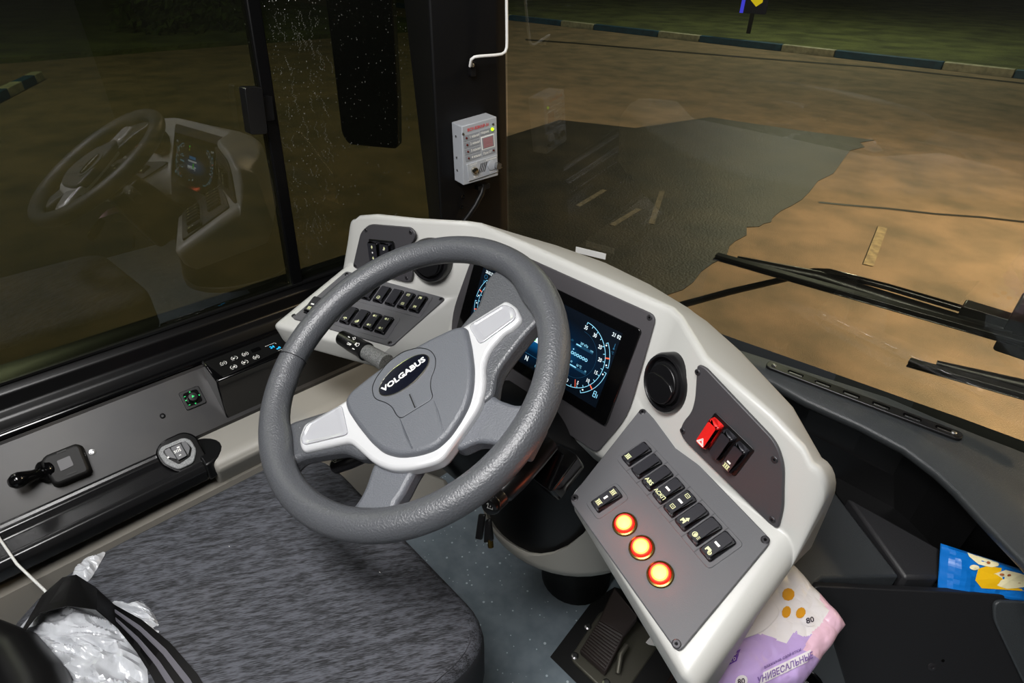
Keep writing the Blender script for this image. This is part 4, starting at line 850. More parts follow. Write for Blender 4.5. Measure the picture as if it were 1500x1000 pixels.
# white wire grab rod
gr_ = thing('sunblind_guide_rod', 'thin white bent rod held by a black clip on the pillar beside the windscreen', 'rod', FP.px(688, 98))
h = .045
pth = [FP.px(x, y, h * k) for x, y, k in ((741.5, -260, 1), (742, 0, 1), (742.6, 58, 1), (742.3, 69, 1), (740, 76, 1), (735, 79.3, 1), (726, 80.6, 1), (702, 82.4, 1), (695, 83.4, .95), (690.5, 87, .85), (688.5, 97, .6))]
obj('rod', B('white').tube(pth, .0030, 12), gr_, smooth=60)
fcl = Fr(FP.px(686, 99, .0), FP.n, FP.u)
obj('clip', B('black_plastic').box(fcl, -.007, .006, -.014, .014, -.001, .022, .003), gr_, bevel=.002)
obj('screw', B('screw_steel').lathe(Fr(FP.px(692, 95.5, .024), FP.n, FP.u), [(.004, -.002), (.0038, .002), (.0015, .003)], 12), gr_)
# white sticker on the windscreen
fst = Fr(FG.px(866, 370.5, .0005), -GN, FG.px(888, 376, .0005) - FG.px(843, 370.5, .0005))
tag(obj('sticker', B('white').prism([FG.px(x, y, .0004) for x, y in ((844, 361), (888, 371.5), (887, 380), (843, 369.5))], -GN * .0008)), 'small blank white paper sticker low on the windscreen', 'sticker')
# ------------------------------------------------------------------ driver's seat
seat = thing('driver_seat', 'driver seat covered in dark grey cloth with light woven dashes', 'seat', (-.02, -.4, .12))
def cushion(x0, x1, y0, y1, z0, z1, r, n=9, dome=.008):
    mb = MB()
    out = rounded([(x0, y0), (x1, y0), (x1, y1), (x0, y1)], r, 8); out = [V((p[0], p[1])) for p in out]
    c = V(((x0 + x1) / 2, (y0 + y1) / 2)); rings = []
    prof = [(1.0 - .03, z0), (1.0, z0 + .02), (1.0, z1 - .035), (.992, z1 - .018), (.972, z1 - .006), (.94, z1), (.8, z1 + dome * .4), (.55, z1 + dome * .8), (.25, z1 + dome)]
    for k, z in prof: rings.append([V((*(c + (p - c) * k), z)) for p in out])
    mb.use('seat_side').loft(rings[:4], caps=False); mb.use('seat_fabric').loft(rings[3:], caps=False)
    mb.add(rings[-1], [tuple(range(len(out)))]); return mb
cu = obj('cushion', cushion(-.293, .232, -.56, -.032, .37, .497, [.19, .075, .075, .11]), seat, smooth=70)
bm_ = bmesh.new(); bm_.from_mesh(cu.data); bmesh.ops.remove_doubles(bm_, verts=bm_.verts, dist=1e-5); bmesh.ops.recalc_face_normals(bm_, faces=bm_.faces); bm_.to_mesh(cu.data); bm_.free()
cu.data.polygons.foreach_set('use_smooth', [True] * len(cu.data.polygons))
seam = B('seat_side'); ed = rounded([(-.280, -.547), (.219, -.547), (.219, -.047), (-.280, -.047)], [.18, .068, .068, .10], 8)
seam.tube([V((p[0], p[1], .4935)) for p in ed] + [V((ed[0][0], ed[0][1], .4935))], .0016, 6, caps=False); obj('piping', seam, seat, smooth=60)
obj('pedestal', B('black_satin').box(WX, -.19, .15, -.62, -.16, .0, .37, .03), seat, bevel=.01)
bk = B('seat_side').loft([[V((x, y + s * .05, z)) for s, x in ((0, -.30), (0, .26), (1, .24), (1, -.28))] for y, z in ((-.80, .45), (-.83, .7), (-.90, 1.02))]); 
bo = B('seat_side').loft([[V(c) + V((dx, dy, 0)) for dx, dy in ((-.055, -.05), (.055, -.05), (.06, .03), (-.06, .03))] for c in ((-.33, -.56, .40), (-.335, -.60, .62), (-.34, -.64, .70))]); 
obj('backrest', bk, seat, bevel=.03, seg=4)
am = B('black_satin').tube([Z(.53).px(-30, 925), Z(.53).px(20, 960), Z(.53).px(50, 1010), Z(.53).px(70, 1080)], [.020, .03, .035, .035], 14); obj('side_bolster', am, seat, smooth=60)
cr = B('icon_white')
for p in ((402, 821), (440, 689), (336, 800), (460, 887), (441, 903), (556, 838)):
    q = Z(.5035).px(*p); cr.add([q + V(v_) for v_ in ((-.0018, 0, 0), (0, .0010, 0), (.002, .0003, 0), (.0, -.0008, .001))], [(0, 1, 3), (1, 2, 3)])
tag(obj('crumbs', cr, kind='stuff', fixn=False), 'few tiny white crumbs scattered on the seat cloth', 'crumbs')
# seat belt webbing
bl_ = thing('seat_belt', 'black seat belt webbing with two grey stripes lying folded across the seat corner', 'seat belt', (-.2, -.5, .5))
def ribbon(path, m, off0, off1, lift=0.):
    mb = B(m); rings = []
    for a, b in path:
        p = V(a) + (V(b) - V(a)) * off0; q = V(a) + (V(b) - V(a)) * off1; n = V((0, 0, 1)) * .0012
        L = V((0, 0, lift)); rings.append([p + L, q + L, q + n + L, p + n + L])
    return mb.loft(rings)
def zz(x, y, z): return Z(z).px(x, y)
belt = [(zz(20, 945, .535), zz(62, 872, .515)), (zz(58, 898, .555), zz(92, 846, .53)), (zz(98, 888, .565), zz(112, 842, .545)), (zz(140, 893, .562), zz(140, 860, .54)), (zz(172, 920, .535), zz(168, 886, .53)), (zz(200, 955, .522), zz(208, 908, .518)), (zz(222, 990, .512), zz(250, 942, .508)), (zz(240, 1025, .508), zz(290, 988, .506)), (zz(255, 1070, .507), zz(320, 1040, .505))]
obj('webbing', ribbon(belt, 'black_satin', 0, 1), bl_, smooth=60)
obj('stripe', ribbon(belt[4:], mat('stripe_grey', (86, 85, 93), .7), .26, .42, .0016), bl_, label='grey woven stripe')
obj('stripe', ribbon(belt[4:], 'stripe_grey', .62, .78, .0016), bl_, label='grey woven stripe')
# plastic bag
pb = mat('bag_film', (214, 217, 222), .20, spec=1.0, coat=.5, bump=.4, bscale=110, bdist=.003)
pb.node_tree.nodes['Principled BSDF'].inputs['Transmission Weight'].default_value = .0
al_ = pb.node_tree.nodes['Principled BSDF'].inputs['Alpha']; al_.default_value = .70
def crumple(pts, z0, hgt, n=60, seed=0, amp=.012, freq=22):
    """thin film heap over an outline: grid inside the outline, folded by noise"""
    L0 = rounded([Z(z0).px(*p) for p in pts], .012, 3); c = sum(L0, V((0, 0, 0))) / len(L0); L = []; rings = []
    tot = sum((L0[i] - L0[i - 1]).length for i in range(len(L0)))
    for i in range(len(L0)):
        a, b = L0[i], L0[(i + 1) % len(L0)]; k = max(1, int(120 * (b - a).length / tot)); L += [a + (b - a) * q / k for q in range(k)]
    K = 34
    for k in range(K + 1):
        t_ = k / K; ring = []
        for i, p in enumerate(L):
            q = c + (p - c) * (1 - t_ * .97); h = hgt * math.sin(min(1, t_ * 1.5) * math.pi / 2)
            qq = V((q.x * .8 + q.y * .6, (q.y * .8 - q.x * .6) * 4.2, q.z)) * freq * .7 + V((seed, seed * 2, 0))
            w = noise.noise_vector(qq * .6) * 1.1; nz = 1 - abs(noise.noise(qq + w)) * 2; n2 = 1 - abs(noise.noise(qq * 2.7 + w * 2)) * 2
            e_ = min(1, t_ * 5 + .12)
            ring.append(q + V((0, 0, h + e_ * (amp * (nz - .4) + amp * .22 * (n2 - .4)))))
        rings.append(ring)
    mb = B('bag_film').loft(rings, caps=False); mb.add(rings[-1], [tuple(range(len(L)))]); return mb
bag = thing('plastic_bag', 'crumpled clear plastic bag film lying under the belt at the seat corner', 'plastic bag', (-.3, -.5, .5))
obj('film', crumple([(8, 958), (22, 925), (62, 884), (110, 872), (150, 878), (185, 910), (215, 965), (218, 1010), (200, 1060), (110, 1060), (60, 1010)], .505, .022, seed=1, amp=.013, freq=24), bag, smooth=35)
obj('film', crumple([(158, 884), (172, 880), (190, 888), (206, 878), (222, 892), (236, 918), (234, 936), (205, 918), (175, 905)], .503, .010, seed=5, amp=.007, freq=40), bag, smooth=35)
obj('film', crumple([(103, 846), (112, 828), (132, 816), (158, 805), (146, 826), (128, 856)], .500, .008, seed=8, amp=.004, freq=40), bag, smooth=35)
wc = [Z(.41).px(-12, 768), Z(.42).px(0, 790), Z(.425).px(25, 826), Z(.44).px(48, 848), Z(.47).px(66, 865), Z(.50).px(72, 874)]
tag(obj('wire', B('white').tube(wc, .0021, 8), smooth=60), 'thin white cable running from the console to the seat corner', 'cable')
# ------------------------------------------------------------------ floor: pedals, foot rest, scrap
FLO = Z(.012)
ap = thing('accelerator_pedal', 'brown-black accelerator pedal with a ribbed tread on a metal base plate', 'pedal', (.15, .33, 0))
bp_ = [Z(.012).px(*q) for q in ((834, 963), (905, 1030), (968, 940), (920, 895), (880, 893))]
obj('base_plate', B('cast_metal').prism(rounded([p for p in bp_], .015), (0, 0, -.010)), ap, bevel=.003, label='worn metal base plate')
t0, t1, t2, t3 = Z(.035).px(849, 952), Z(.035).px(887, 986), Z(.075).px(915, 930), Z(.075).px(877, 908)
tp0, tp1 = Z(.13).px(935, 903), Z(.13).px(900, 858)
obj('tread', B('pedal_brown').loft([[t0, t1, t1 + V((0, 0, -.014)), t0 + V((0, 0, -.014))], [t3, t2, t2 + V((0, 0, -.018)), t3 + V((0, 0, -.018))], [tp1, tp0, tp0 + V((0, 0, -.02)), tp1 + V((0, 0, -.02))]]), ap, bevel=.004)
for i in range(13):
    k = (i + .5) / 13; a, b = t0 + (t3 - t0) * k, t1 + (t2 - t1) * k; a, b = a + (b - a) * .06, b + (a - b) * .06
    obj('rib', B('pedal_brown').tube([a + V((0, 0, .001)), b + V((0, 0, .001))], .0026, 6), ap)
for p in ((842, 961), (888, 1000), (861, 918)): obj('screw', B('screw_steel').lathe(Fr(Z(.012).px(*p), (0, 0, 1), (1, 0, 0)), [(.008, -.002), (.008, .003), (.005, .005)], 14), ap)
obj('side_bracket', B('cast_metal').tube([Z(.03).px(905, 985), Z(.05).px(909, 958), Z(.05).px(918, 945)], .006, 8), ap, smooth=60)
mt = thing('ribbed_mat', 'black ribbed rubber floor strip beside the accelerator pedal', 'mat', (.3, .4, 0))
mq = [Z(.004).px(*q) for q in ((905, 1010), (968, 938), (1060, 960), (1010, 1060))]
obj('sheet', B('rubber').prism(mq, (0, 0, .004)), mt)
for i in range(6):
    k = .50 + i * .09; a, b = mq[0] + (mq[3] - mq[0]) * k, mq[1] + (mq[2] - mq[1]) * k; obj('rib', B('pedal_brown').tube([a + V((0, 0, .006)), b + V((0, 0, .006))], .004, 6), mt)
pk_ = [Z(.02).px(*q) for q in ((808, 968), (884, 872), (1000, 880), (1100, 950), (905, 1060))]
obj('mat_border', B('rubber').prism([Z(.001).px(*q) for q in ((806, 962), (868, 880), (900, 860), (1040, 900), (905, 1060))], (0, 0, .0015)), mt, label='smooth rubber border') 
tag(obj('paper_scrap', B('white').prism([Z(.05).px(*q) for q in ((946, 941), (955, 930), (966, 938), (960, 946), (950, 944))], (0, 0, .002))), 'small torn piece of white paper under the corner of the dashboard', 'paper')
fr2 = thing('foot_box', 'light grey floor box between the seat and the front wall seen through the wheel', 'box', (-.35, .3, 0))
q4 = [Z(.06).px(*q) for q in ((486, 705), (560, 664), (655, 700), (660, 717), (578, 752))]
obj('box_body', B('beige_plastic').prism([V((p.x, p.y, .0)) for p in q4], (0, 0, .06)), fr2, bevel=.012)
# ------------------------------------------------------------------ packs
def film_slab(L, n_, thick, mats, nu=16, seed=3, amp=.004, freq=40):
    """soft flow-wrap pack: quad L (4 corners, top face), inflated and crumpled; returns builder + top lookup"""
    mb = MB().use(mats[0]); nv = nu; g = {}
    def P(u, v): return (L[0] * (1 - u) + L[1] * u) * (1 - v) + (L[3] * (1 - u) + L[2] * u) * v
    def top(u, v):
        e = min(u, 1 - u, .2) / .2; e2 = min(v, 1 - v, .16) / .16; k = (e * (2 - e)) ** .6 * (e2 * (2 - e2)) ** .5
        p = P(u, v); return p + n_ * (thick * k + noise.turbulence(p * freq + V((seed, 0, 0)), 3, True) * amp - amp * .4)
    T_ = [[top(i / nu, j / nv) for i in range(nu + 1)] for j in range(nv + 1)]
    Bt = [[P(i / nu, j / nv) - n_ * .002 for i in range(nu + 1)] for j in range(nv + 1)]
    return mb, T_, Bt, top, nu
def skin(mb, T_, Bt, nu, pick):
    for j in range(nu):
        for i in range(nu):
            mb.use(pick((i + .5) / nu, (j + .5) / nu)); mb.add([T_[j][i], T_[j][i + 1], T_[j + 1][i + 1], T_[j + 1][i]], [(0, 1, 2, 3)])
            mb.add([Bt[j][i], Bt[j + 1][i], Bt[j + 1][i + 1], Bt[j][i + 1]], [(0, 1, 2, 3)])
    for k_ in range(nu):
        for a, b, c_, d_ in ((T_[0][k_], T_[0][k_ + 1], Bt[0][k_ + 1], Bt[0][k_]), (T_[nu][k_], T_[nu][k_ + 1], Bt[nu][k_ + 1], Bt[nu][k_]), (T_[k_][0], T_[k_ + 1][0], Bt[k_ + 1][0], Bt[k_][0]), (T_[k_][nu], T_[k_ + 1][nu], Bt[k_ + 1][nu], Bt[k_][nu])): mb.add([a, b, c_, d_], [(0, 1, 2, 3)])
    return mb
def onfilm(mb, top, u0, v0, du, dv, shape, n_, h=.0008):
    """lay 2-D print (verts, faces) on the film; unit square mapped by du, dv"""
    vs, fs = shape; mb.add([top(min(.99, max(.01, u0 + du[0] * x + dv[0] * y)), min(.99, max(.01, v0 + du[1] * x + dv[1] * y))) + n_ * h for x, y in vs], fs)
def disc2(n=16):
    vs = [(0, 0)] + [(r * math.cos(2 * math.pi * k / n), r * math.sin(2 * math.pi * k / n)) for r in (.35, .7, 1) for k in range(n)]
    fs = [(0, 1 + k, 1 + (k + 1) % n) for k in range(n)] + [(1 + r * n + k, 1 + (r + 1) * n + k, 1 + (r + 1) * n + (k + 1) % n, 1 + r * n + (k + 1) % n) for r in range(2) for k in range(n)]
    return vs, fs
def txt2(s): vs, fs = text_mesh(s, .02); return [(v.x, v.y) for v in vs], fs
for nm, c_, r in (('wipe_lilac', (186, 160, 212), .32), ('wipe_pink', (226, 186, 204), .32), ('wipe_white', (226, 221, 222), .35), ('wipe_purple', (104, 58, 172), .35), ('petal_gold', (214, 148, 24), .4), ('print_ink', (44, 36, 52), .5), ('snack_blue', (10, 112, 200), .28), ('snack_yellow', (244, 190, 20), .3), ('snack_cream', (246, 236, 190), .35), ('nut_brown', (170, 96, 44), .5), ('ink_lilac', (120, 92, 156), .5)): mat(nm, c_, r, coat=.2, bump=.25, bscale=90, bdist=.002)
wl = [zz(1150, 826, .575), zz(1236, 916, .565), zz(1172, 1012, .535), zz(990, 1040, .54)]     # far-left, right, near-right, near-left
wl = [zz(985, 1030, .545), zz(1170, 1010, .530), zz(1238, 915, .565), zz(1135, 800, .58)]
nw = (wl[1] - wl[0]).cross(wl[3] - wl[0]).normalized(); nw = nw if nw.z > 0 else -nw
wp = thing('wet_wipes_pack', 'crumpled lilac and pink pack of wet wipes sticking out below the dashboard corner', 'wipes pack', sum(wl, V((0, 0, 0))) / 4 - V((0, 0, .02)))
mb, T_, Bt, top, nu = film_slab(wl, nw, .020, ['wipe_lilac'], 90, 3, .0045, 26)
def pw(u, v):
    w_ = noise.noise(V((u * 5, v * 5, 2))) * .05; u += w_; v += w_ * .6
    if u < .09 or (u > .76 and v > .42) or (u > .6 and v > .88): return 'wipe_pink'
    if v > .70 or (u - .66) ** 2 + (v - .66) ** 2 < .014: return 'wipe_white'
    if v > .44 and u < .60: return 'wipe_white'
    return 'wipe_lilac'
obj('wrap', skin(mb, T_, Bt, nu, pw), wp, smooth=50)
def uv(x, y):                                                  # picture point -> place on the pack
    best = min(((CAM + ray(x, y) * ((top(i / 40, j / 40) - CAM).dot(FW)) - top(i / 40, j / 40)).length, i / 40, j / 40) for i in range(41) for j in range(41)); return best[1], best[2]
def pput(mat_, shape, c, ex, ey, name, lab=None, h=.0022):
    u0 = uv(*c); ux = uv(c[0] + ex[0], c[1] + ex[1]); uy = uv(c[0] + ey[0], c[1] + ey[1])
    k = MB().use(mat_); n0 = top(*u0); vs, fs = shape
    fr = Fr(n0 + nw * h, nw, V((1, 0, 0)))
    ox, oy = fr.px(c[0] + ex[0], c[1] + ex[1]) - fr.o, fr.px(c[0] + ey[0], c[1] + ey[1]) - fr.o; oo = fr.px(*c)
    ox, oy = fr.px(c[0] + ex[0], c[1] + ex[1]) - oo, fr.px(c[0] + ey[0], c[1] + ey[1]) - oo
    def drape(q):                                              # settle the print on the film
        a, b = L_uv(q); return top(a, b) + nw * h
    k.add([drape(oo + ox * x + oy * y) for x, y in vs], fs); return obj(name, k, wp, fixn=False, label=lab)
M2 = Matrix(((wl[1] - wl[0]), (wl[3] - wl[0]), nw)).transposed().inverted()
def L_uv(q):
    a, b = .5, .5
    def P_(u, v): return (wl[0] * (1 - u) + wl[1] * u) * (1 - v) + (wl[3] * (1 - u) + wl[2] * u) * v
    for _ in range(12):
        d = M2 @ (q - P_(a, b)); a += d.x * .8; b += d.y * .8
    return min(.985, max(.015, a)), min(.985, max(.015, b))
rect2 = ([(-1 + x / 6, -1 + y / 2) for y in range(5) for x in range(13)], [(y * 13 + x, y * 13 + x + 1, (y + 1) * 13 + x + 1, (y + 1) * 13 + x) for y in range(4) for x in range(12)])
pput('wipe_white', disc2(), (1187, 908), (9, -2), (2, 9), 'badge'); pput('print_ink', txt2('80'), (1187, 908), (11, -3), (-2.5, -11), 'lettering', h=.0042)
pput('wipe_white', disc2(), (1086, 998), (9, -2), (2, 9), 'badge'); pput('print_ink', txt2('80'), (1086, 998), (11, -2), (-2.5, -11), 'lettering', h=.0042)
pput('wipe_white', rect2, (1150, 977), (33, -16), (-2, 9), 'title_band'); pput('ink_lilac', txt2('УНИВЕСАЛЬНЫЕ'), (1151, 978), (9.2, -4.4), (-3.0, -12.5), 'lettering', h=.0042)
pput('wipe_purple', rect2, (1062, 969), (20, -10), (-3, 9), 'purple_band'); pput('wipe_white', txt2('Антибактери-\nальные с D'), (1062, 969), (5.6, -3.2), (-1.6, -6.4), 'lettering', h=.0042)
pput('ink_lilac', txt2('ВСЕЙ\nСЕМЬИ'), (1100, 908), (9, -4.5), (-2.2, -9.5), 'lettering', h=.0032)
pput('ink_lilac', txt2('влажные салфетки'), (1146, 964), (5.6, -2.8), (-1.5, -6.2), 'lettering', h=.0032)
for c, a, b in (((1155, 870), (8, -3), (3, 9)), ((1152, 896), (6, 1), (-2, 9)), ((1173, 897), (6, 2), (-3, 8))): pput('petal_gold', disc2(10), c, a, b, 'petal', 'printed golden petal')
# closing flap of the pack
fl_ = [zz(1062, 945, .575), zz(1120, 925, .575), zz(1146, 895, .580), zz(1110, 862, .588), zz(1030, 930, .58)]
obj('lid_flap', B('wipe_white').prism(rounded(fl_, .014, 4), nw * .0025), wp, bevel=.0012, label='white resealable lid')
# snack bag in the tray
sn = [zz(1376, 856, .56), zz(1500, 868, .56), zz(1510, 842, .60), zz(1380, 797, .60)]
sn = [zz(1374, 868, .535), zz(1520, 884, .535), zz(1535, 846, .575), zz(1379, 796, .585)]
ns = (sn[1] - sn[0]).cross(sn[3] - sn[0]).normalized(); ns = ns if ns.dot(CAM - sn[0]) > 0 else -ns
sb = thing('snack_bag', 'blue and yellow snack bag with a cream cookie print lying in the side tray', 'snack bag', sum(sn, V((0, 0, 0))) / 4 - V((0, 0, .02)))
mb, T_, Bt, top2, nu = film_slab(sn, ns, .012, ['snack_blue'], 20, 6, .005, 40)
obj('wrap', skin(mb, T_, Bt, nu, lambda u, v: 'snack_blue'), sb, smooth=50)
def sput(mat_, pts, name, h=.001, lab=None):
    k = B(mat_); M3 = Matrix(((sn[1] - sn[0]), (sn[3] - sn[0]), ns)).transposed().inverted(); vs = []
    fr = Fr(top2(.6, .5), ns, (1, 0, 0)); c = V((sum(p[0] for p in pts) / len(pts), sum(p[1] for p in pts) / len(pts)))
    for x, y in pts + [c]:
        q = fr.px(x, y); a, b = .5, .5
        for _ in range(12):
            P_ = (sn[0] * (1 - a) + sn[1] * a) * (1 - b) + (sn[3] * (1 - a) + sn[2] * a) * b; d = M3 @ (q - P_); a += d.x * .8; b += d.y * .8
        vs.append(top2(min(.985, max(.015, a)), min(.985, max(.015, b))) + ns * h)
    n = len(pts); k.add(vs, [(i, (i + 1) % n, n) for i in range(n)]); return obj(name, k, sb, fixn=False, label=lab)
def blob(cx, cy, rx, ry, rot=0, n=14, j=.0): return [(cx + rx * math.cos(t_) * math.cos(rot) - ry * math.sin(t_) * math.sin(rot) + random.uniform(-j, j), cy + rx * math.cos(t_) * math.sin(rot) + ry * math.sin(t_) * math.cos(rot) + random.uniform(-j, j)) for t_ in [2 * math.pi * k / n for k in range(n)]]
sput('snack_yellow', [(1434, 833), (1446, 828), (1510, 838), (1515, 866), (1440, 862), (1430, 850)], 'yellow_print')
sput('snack_cream', blob(1442, 818, 22, 9, .35, 14, 1.5), 'cookie_print', .0016, 'cream cookie print'); sput('snack_cream', blob(1478, 848, 27, 13, .15, 16, 1.5), 'cookie_print', .0018, 'cream cookie print'); sput('snack_cream', blob(1428, 831, 7, 4, .1), 'cookie_print', .0018)
for x, y in ((1432, 814), (1446, 823), (1464, 840), (1474, 841), (1490, 854), (1452, 815)): sput('nut_brown', blob(x, y, 3, 1.8), 'nut_print', .0024)
# ------------------------------------------------------------------ outside the glass
def wiper(name, lab, tip, end, armpts, h=.03):
    w = thing(name, lab, 'wiper', FG.px(*tip, -h), 'windscreen wipers')
    a, b = FG.px(*tip, -h), FG.px(*end, -h); d = (b - a).normalized(); nrm = -FG.n; f = Fr(a, -FG.n, d)
    L = (b - a).length
    obj('blade', B('black_plastic').box(f, 0, L, -.006, .004, -.014, .0, 0).use('black_gloss').box(f, 0, L, -.0015, .0015, -.022, -.014), w, bevel=.0015)
    return w, a, b, f, L
w1_, a, b, f, L = wiper('windscreen_wiper', 'long black wiper with two arms lying across the windscreen above the second blade', (1052, 373), (1560, 515), None, .026)
nrm = -f.n
def wp_(x, y, h): return FG.px(x, y, -h)
obj('carrier', B('black_plastic').tube([wp_(1080, 379, .034), wp_(1200, 404, .05), wp_(1350, 452, .052), wp_(1480, 492, .038)], [.004, .006, .007, .006], 8, sx=1.6), w1_, smooth=50, label='blade carrier')
obj('arm', B('black_satin').tube([wp_(940, 462, .05), wp_(1000, 446, .05), wp_(1070, 427, .056), wp_(1165, 405, .058)], [.012, .011, .010, .008], 10, sx=.6), w1_, smooth=50, label='lower arm from behind the dashboard')
obj('arm', B('black_gloss').tube([wp_(1165, 404, .058), wp_(1192, 397, .064), wp_(1215, 398, .064), wp_(1300, 420, .062), wp_(1412, 453, .06)], [.006, .006, .006, .006, .006], 10), w1_, smooth=50, label='bent round rod')
fj = Fr(wp_(1412, 453, .06), f.n, wp_(1480, 474, .06) - wp_(1412, 453, .06))
obj('joint', B('black_plastic').box(fj, -.004, .11, -.012, .010, -.012, .012, .004), w1_, bevel=.003)
obj('joint', B('black_plastic').box(Fr(wp_(1492, 470, .06), f.n, (1, 0, 0)), -.012, .05, -.04, .05, -.02, .02, .006), w1_, bevel=.004)
w2_, a, b, f, L = wiper('windscreen_wiper', 'second black wiper blade low on the right of the windscreen', (1333, 527), (1600, 601), None, .026)
obj('carrier', B('black_plastic').tube([wp_(1372, 531, .03), wp_(1430, 546, .036), wp_(1500, 563, .036), wp_(1600, 590, .036)], [.003, .005, .006, .006], 8, sx=1.4), w2_, smooth=50, label='blade carrier')
# exterior mirror seen through the side window
mc = V((-.98, .72, 1.0)); fmi = Fr(mc, (.66, -.74, .05), (.74, .66, 0))
em_ = thing('exterior_mirror', 'tall black exterior mirror with rounded corners and wet glass outside the side window', 'mirror', mc - V((0, 0, .2)))
mo = [fmi.px(*q) for q in ((476, -160), (476, 0), (484, 60), (500, 196), (510, 212), (584, 219), (583, 150), (574, 0), (566, -160))]
obj('housing', B('black_plastic').prism(rounded(mo, [.03, 0, 0, .015, .015, .02, 0, 0, .03]), -fmi.n * .05), em_, bevel=.008, seg=3)
mi = [fmi.px(*q, .002) for q in ((481, -150), (481, 0), (489, 60), (505, 193), (514, 205), (578, 212), (577, 150), (569, 0), (561, -150))]
mg = mat('mirror_glass', (46, 49, 49), .12, metal=.35); 
ml = obj('mirror_glass', B('mirror_glass').prism(rounded(mi, [.02, 0, 0, .012, .012, .012, 0, 0, .02]), -fmi.n * .003), em_, label='dark wet mirror glass')
dm = B('water')
for i in range(260):
    px, py = random.uniform(492, 572), random.uniform(0, 205); q = fmi.px(px, py, .0022); r = random.choice((.0007, .001, .0014)); f6 = Fr(q, fmi.n, fmi.u); vs = [f6.p(r * math.cos(2 * math.pi * k / 6), r * math.sin(2 * math.pi * k / 6)) for k in range(6)] + [f6.p(0, 0, r * .6)]
    dm.add(vs, [(k, (k + 1) % 6, 6) for k in range(6)])
o = obj('mirror_drops', dm, em_, kind='stuff', fixn=False)
# ground
ZR = -.65
def G(x, y, z=ZR): return Z(z).px(x, y)
road = mat('road_asphalt', (134, 114, 92), .8, bump=.35, bscale=130, rgb2=(98, 88, 72), cscale=2.6, detail=12, bdist=.01, c0=.34, c1=.70)
gw = Fr((0, 0, 0), (0, 0, 1), (1, 0, 0))
struct('road', B('road_asphalt').box(gw, -60, 40, -20, 16.2, ZR - .2, ZR))
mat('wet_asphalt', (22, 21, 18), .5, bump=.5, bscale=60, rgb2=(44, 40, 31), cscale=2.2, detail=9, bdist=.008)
edge = [(1275, 204), (1240, 228), (1186, 282), (1135, 322), (1098, 334), (1060, 375), (1000, 425), (900, 470)]
E_ = [G(*p) for p in edge]
F_ = []
for a, b in zip(E_, E_[1:]):
    for k_ in range(4): s_ = (a - CAM).length * .006; F_.append(a + (b - a) * (k_ / 4) + V((random.uniform(-s_, s_), random.uniform(-s_, s_), 0)))
E_ = F_ + [E_[-1]]
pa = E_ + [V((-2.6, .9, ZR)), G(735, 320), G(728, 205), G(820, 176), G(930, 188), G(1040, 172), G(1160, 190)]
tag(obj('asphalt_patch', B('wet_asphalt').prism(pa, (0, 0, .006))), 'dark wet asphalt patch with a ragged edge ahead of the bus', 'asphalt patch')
ck = MB().use('wet_asphalt'); cp = [(1200, 296), (1240, 300), (1300, 305), (1370, 313), (1440, 318), (1520, 327), (1700, 350)]
ck.loft([[G(x, y - 1.2, ZR + .001), G(x, y + 1.2, ZR + .001), G(x, y + 1.2, ZR + .004), G(x, y - 1.2, ZR + .004)] for x, y in cp]); tag(obj('road_seam', ck), 'thin dark seam running across the brown road to the right', 'seam', 'road seams')
mat('faded_paint_wet', (92, 88, 76), .7, rgb2=(66, 63, 54), cscale=14)
mat('faded_paint', (150, 136, 104), .7, rgb2=(112, 100, 78), cscale=14)
for k_, (p, q, w) in enumerate((((1293, 333), (1272, 388), .07), ((970, 280), (954, 328), .05), ((936, 306), (896, 330), .05), ((886, 278), (846, 302), .05), ((1046, 357), (1260, 400), .03))[:4]):
    a, b = G(*p, ZR + .007), G(*q, ZR + .007); n_ = (b - a).cross(V((0, 0, 1))).normalized() * w / 2
    tag(obj('road_mark', B('faded_paint' if k_ == 0 else 'faded_paint_wet').prism([a - n_, b - n_, b + n_, a + n_], (0, 0, .002))), ['yellowish painted dash on the brown road right of centre', 'pale painted dash on the dark wet patch, nearest the wheel tracks', 'short faint white dash low on the dark wet patch', 'short faint white dash at the left of the dark wet patch'][k_], 'road marking', 'faded road markings')
ck = B('wet_asphalt').loft([[G(x, y - 1.0, ZR + .001), G(x, y + 1.0, ZR + .001), G(x, y + 1.0, ZR + .004), G(x, y - 1.0, ZR + .004)] for x, y in ((770, 58), (841, 63), (960, 73), (1095, 84), (1300, 100), (1500, 122))]); tag(obj('road_seam', ck), 'long dark seam across the road just in front of the kerb', 'seam', 'road seams')
# kerb of blue and white stones across the far side of the yard
kb = thing('kerb', 'row of blue and white painted kerb stones along the far edge of the yard', 'kerb', G(1100, 60), 'painted kerbs')
mat('kerb_blue', (20, 62, 92), .6, bump=.3, bscale=40, rgb2=(26, 80, 112), cscale=6); mat('kerb_white', (184, 182, 160), .6, bump=.3, bscale=40, rgb2=(140, 140, 124), cscale=6)
ka, kc = G(740, 29), G(1500, 116); kd = (kc - ka).normalized(); kn = Fr(ka, (0, 0, 1), kd); Lk = (kc - ka).length
x = -24; i = 0
while x < Lk + 14:
    ln_ = 2.2 if i % 2 == 0 else 1.25
    obj('kerb_stone', B('kerb_blue' if i % 2 == 0 else 'kerb_white').box(kn, x + .01, x + ln_ - .01, 0, .18, -.05, .15), kb, bevel=.015)
    x += ln_; i += 1
kb2 = thing('kerb', 'short run of blue and white kerb stones beyond the sliding side window', 'kerb', G(30, 128), 'painted kerbs')
ka, kc = G(-60, 182), G(66, 116); kd = (kc - ka).normalized(); kn2 = Fr(ka, (0, 0, 1), kd); Lk = (kc - ka).length; x = 0; i = 0
while x < Lk: 
    obj('kerb_stone', B('kerb_blue' if i % 2 == 0 else 'kerb_white').box(kn2, x + .01, min(x + .55, Lk), 0, .15, -.05, .12), kb2, bevel=.012); x += .55; i += 1
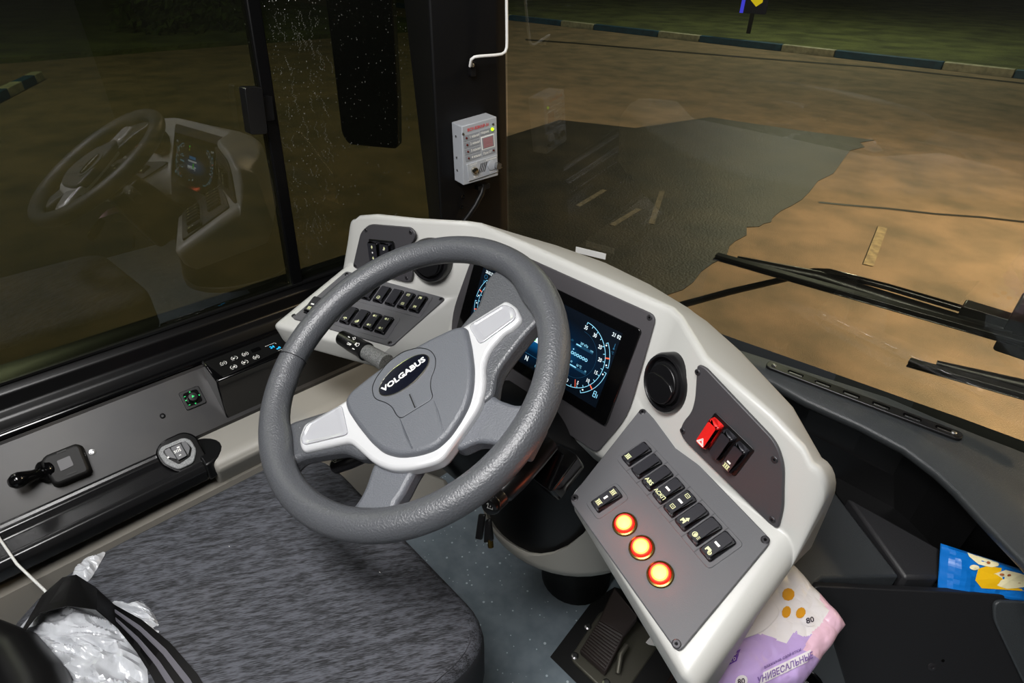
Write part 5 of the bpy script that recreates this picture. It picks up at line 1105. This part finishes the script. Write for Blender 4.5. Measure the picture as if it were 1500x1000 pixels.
# grass bank with bushes behind the kerb
mat('night_grass', (88, 96, 52), .9, bump=1, bscale=8, rgb2=(52, 60, 30), cscale=1.2, detail=8, bdist=.05)
gb_ = B('night_grass').box(Fr(kn.o, (0, 0, 1), kn.u), -40, 45, .2, 40, -.05, .10); struct('ground', gb_)
struct('ground', B('night_grass').box(gw, -60, -14.5, -20, 12, ZR, ZR + .10))
mat('leaf_night', (66, 84, 28), .8, rgb2=(30, 42, 14), cscale=5)
def bush(c, r, lab, seed):
    random.seed(seed); o = thing('bush', lab, 'bush', c, 'bushes behind the kerb'); mb = B('leaf_night')
    for i in range(420):
        d = V((random.gauss(0, 1), random.gauss(0, 1), abs(random.gauss(0, .8)))).normalized() * r * random.uniform(.55, 1.05); p = V(c) + d; n_ = V((random.uniform(-1, 1), random.uniform(-1, 1), random.uniform(-.3, 1))).normalized(); f6 = Fr(p, n_, n_.orthogonal()); s = random.uniform(.10, .2)
        mb.add([f6.p(-s, 0), f6.p(0, -s * .45), f6.p(s, 0), f6.p(0, s * .45, .02)], [(0, 1, 2, 3)])
    obj('foliage', mb, o, fixn=False, kind='stuff'); st = B('pedal_brown').tube([V(c) - V((0, 0, .1)), V(c) + V((0, 0, r * .8))], [.06, .03], 8); obj('stem', st, o)
bush(kn.p(15.5, 2.6, .1), 1.0, 'dark leafy bush behind the kerb right of the blue sign', 3)
bush(kn.p(20.5, 4, .1), 1.5, 'large dark bush at the top right beyond the kerb', 5)
bush((-17.5, 5.5, -.6), 1.6, 'dim bush beyond the side window on the left', 9)
sg = thing('yard_sign', 'blue sign board with a yellow mark standing behind the kerb', 'sign', kn.p(8, .6, 0))
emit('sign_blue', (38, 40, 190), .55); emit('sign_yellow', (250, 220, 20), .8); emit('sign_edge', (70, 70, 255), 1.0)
fsg = Fr(Fr(kn.p(0, .5, 0), -kn.v, kn.u).px(1104, 0), -kn.v, kn.u)
obj('board', B(mat('sign_navy', (16, 20, 62), .4)).box(fsg, -.30, .38, -.30, .75, -.05, 0, .04), sg, bevel=.01)
obj('lit_edge', B('sign_edge').box(fsg, -.30, -.21, -.30, .74, 0, .01), sg, label='glowing blue edge')
obj('yellow_mark', B('sign_yellow').flat(fsg, [(-.08, .0), (.10, -.14), (.24, -.04), (.24, .1), (.05, .2), (-.08, .16)], .002, .01), sg, label='glowing yellow mark')
obj('post', B('black_satin').box(fsg, -.02, .08, -.75, -.30, -.05, -.01), sg)
# lit windows of a far house mirrored in the exterior mirror: a small block behind the bus
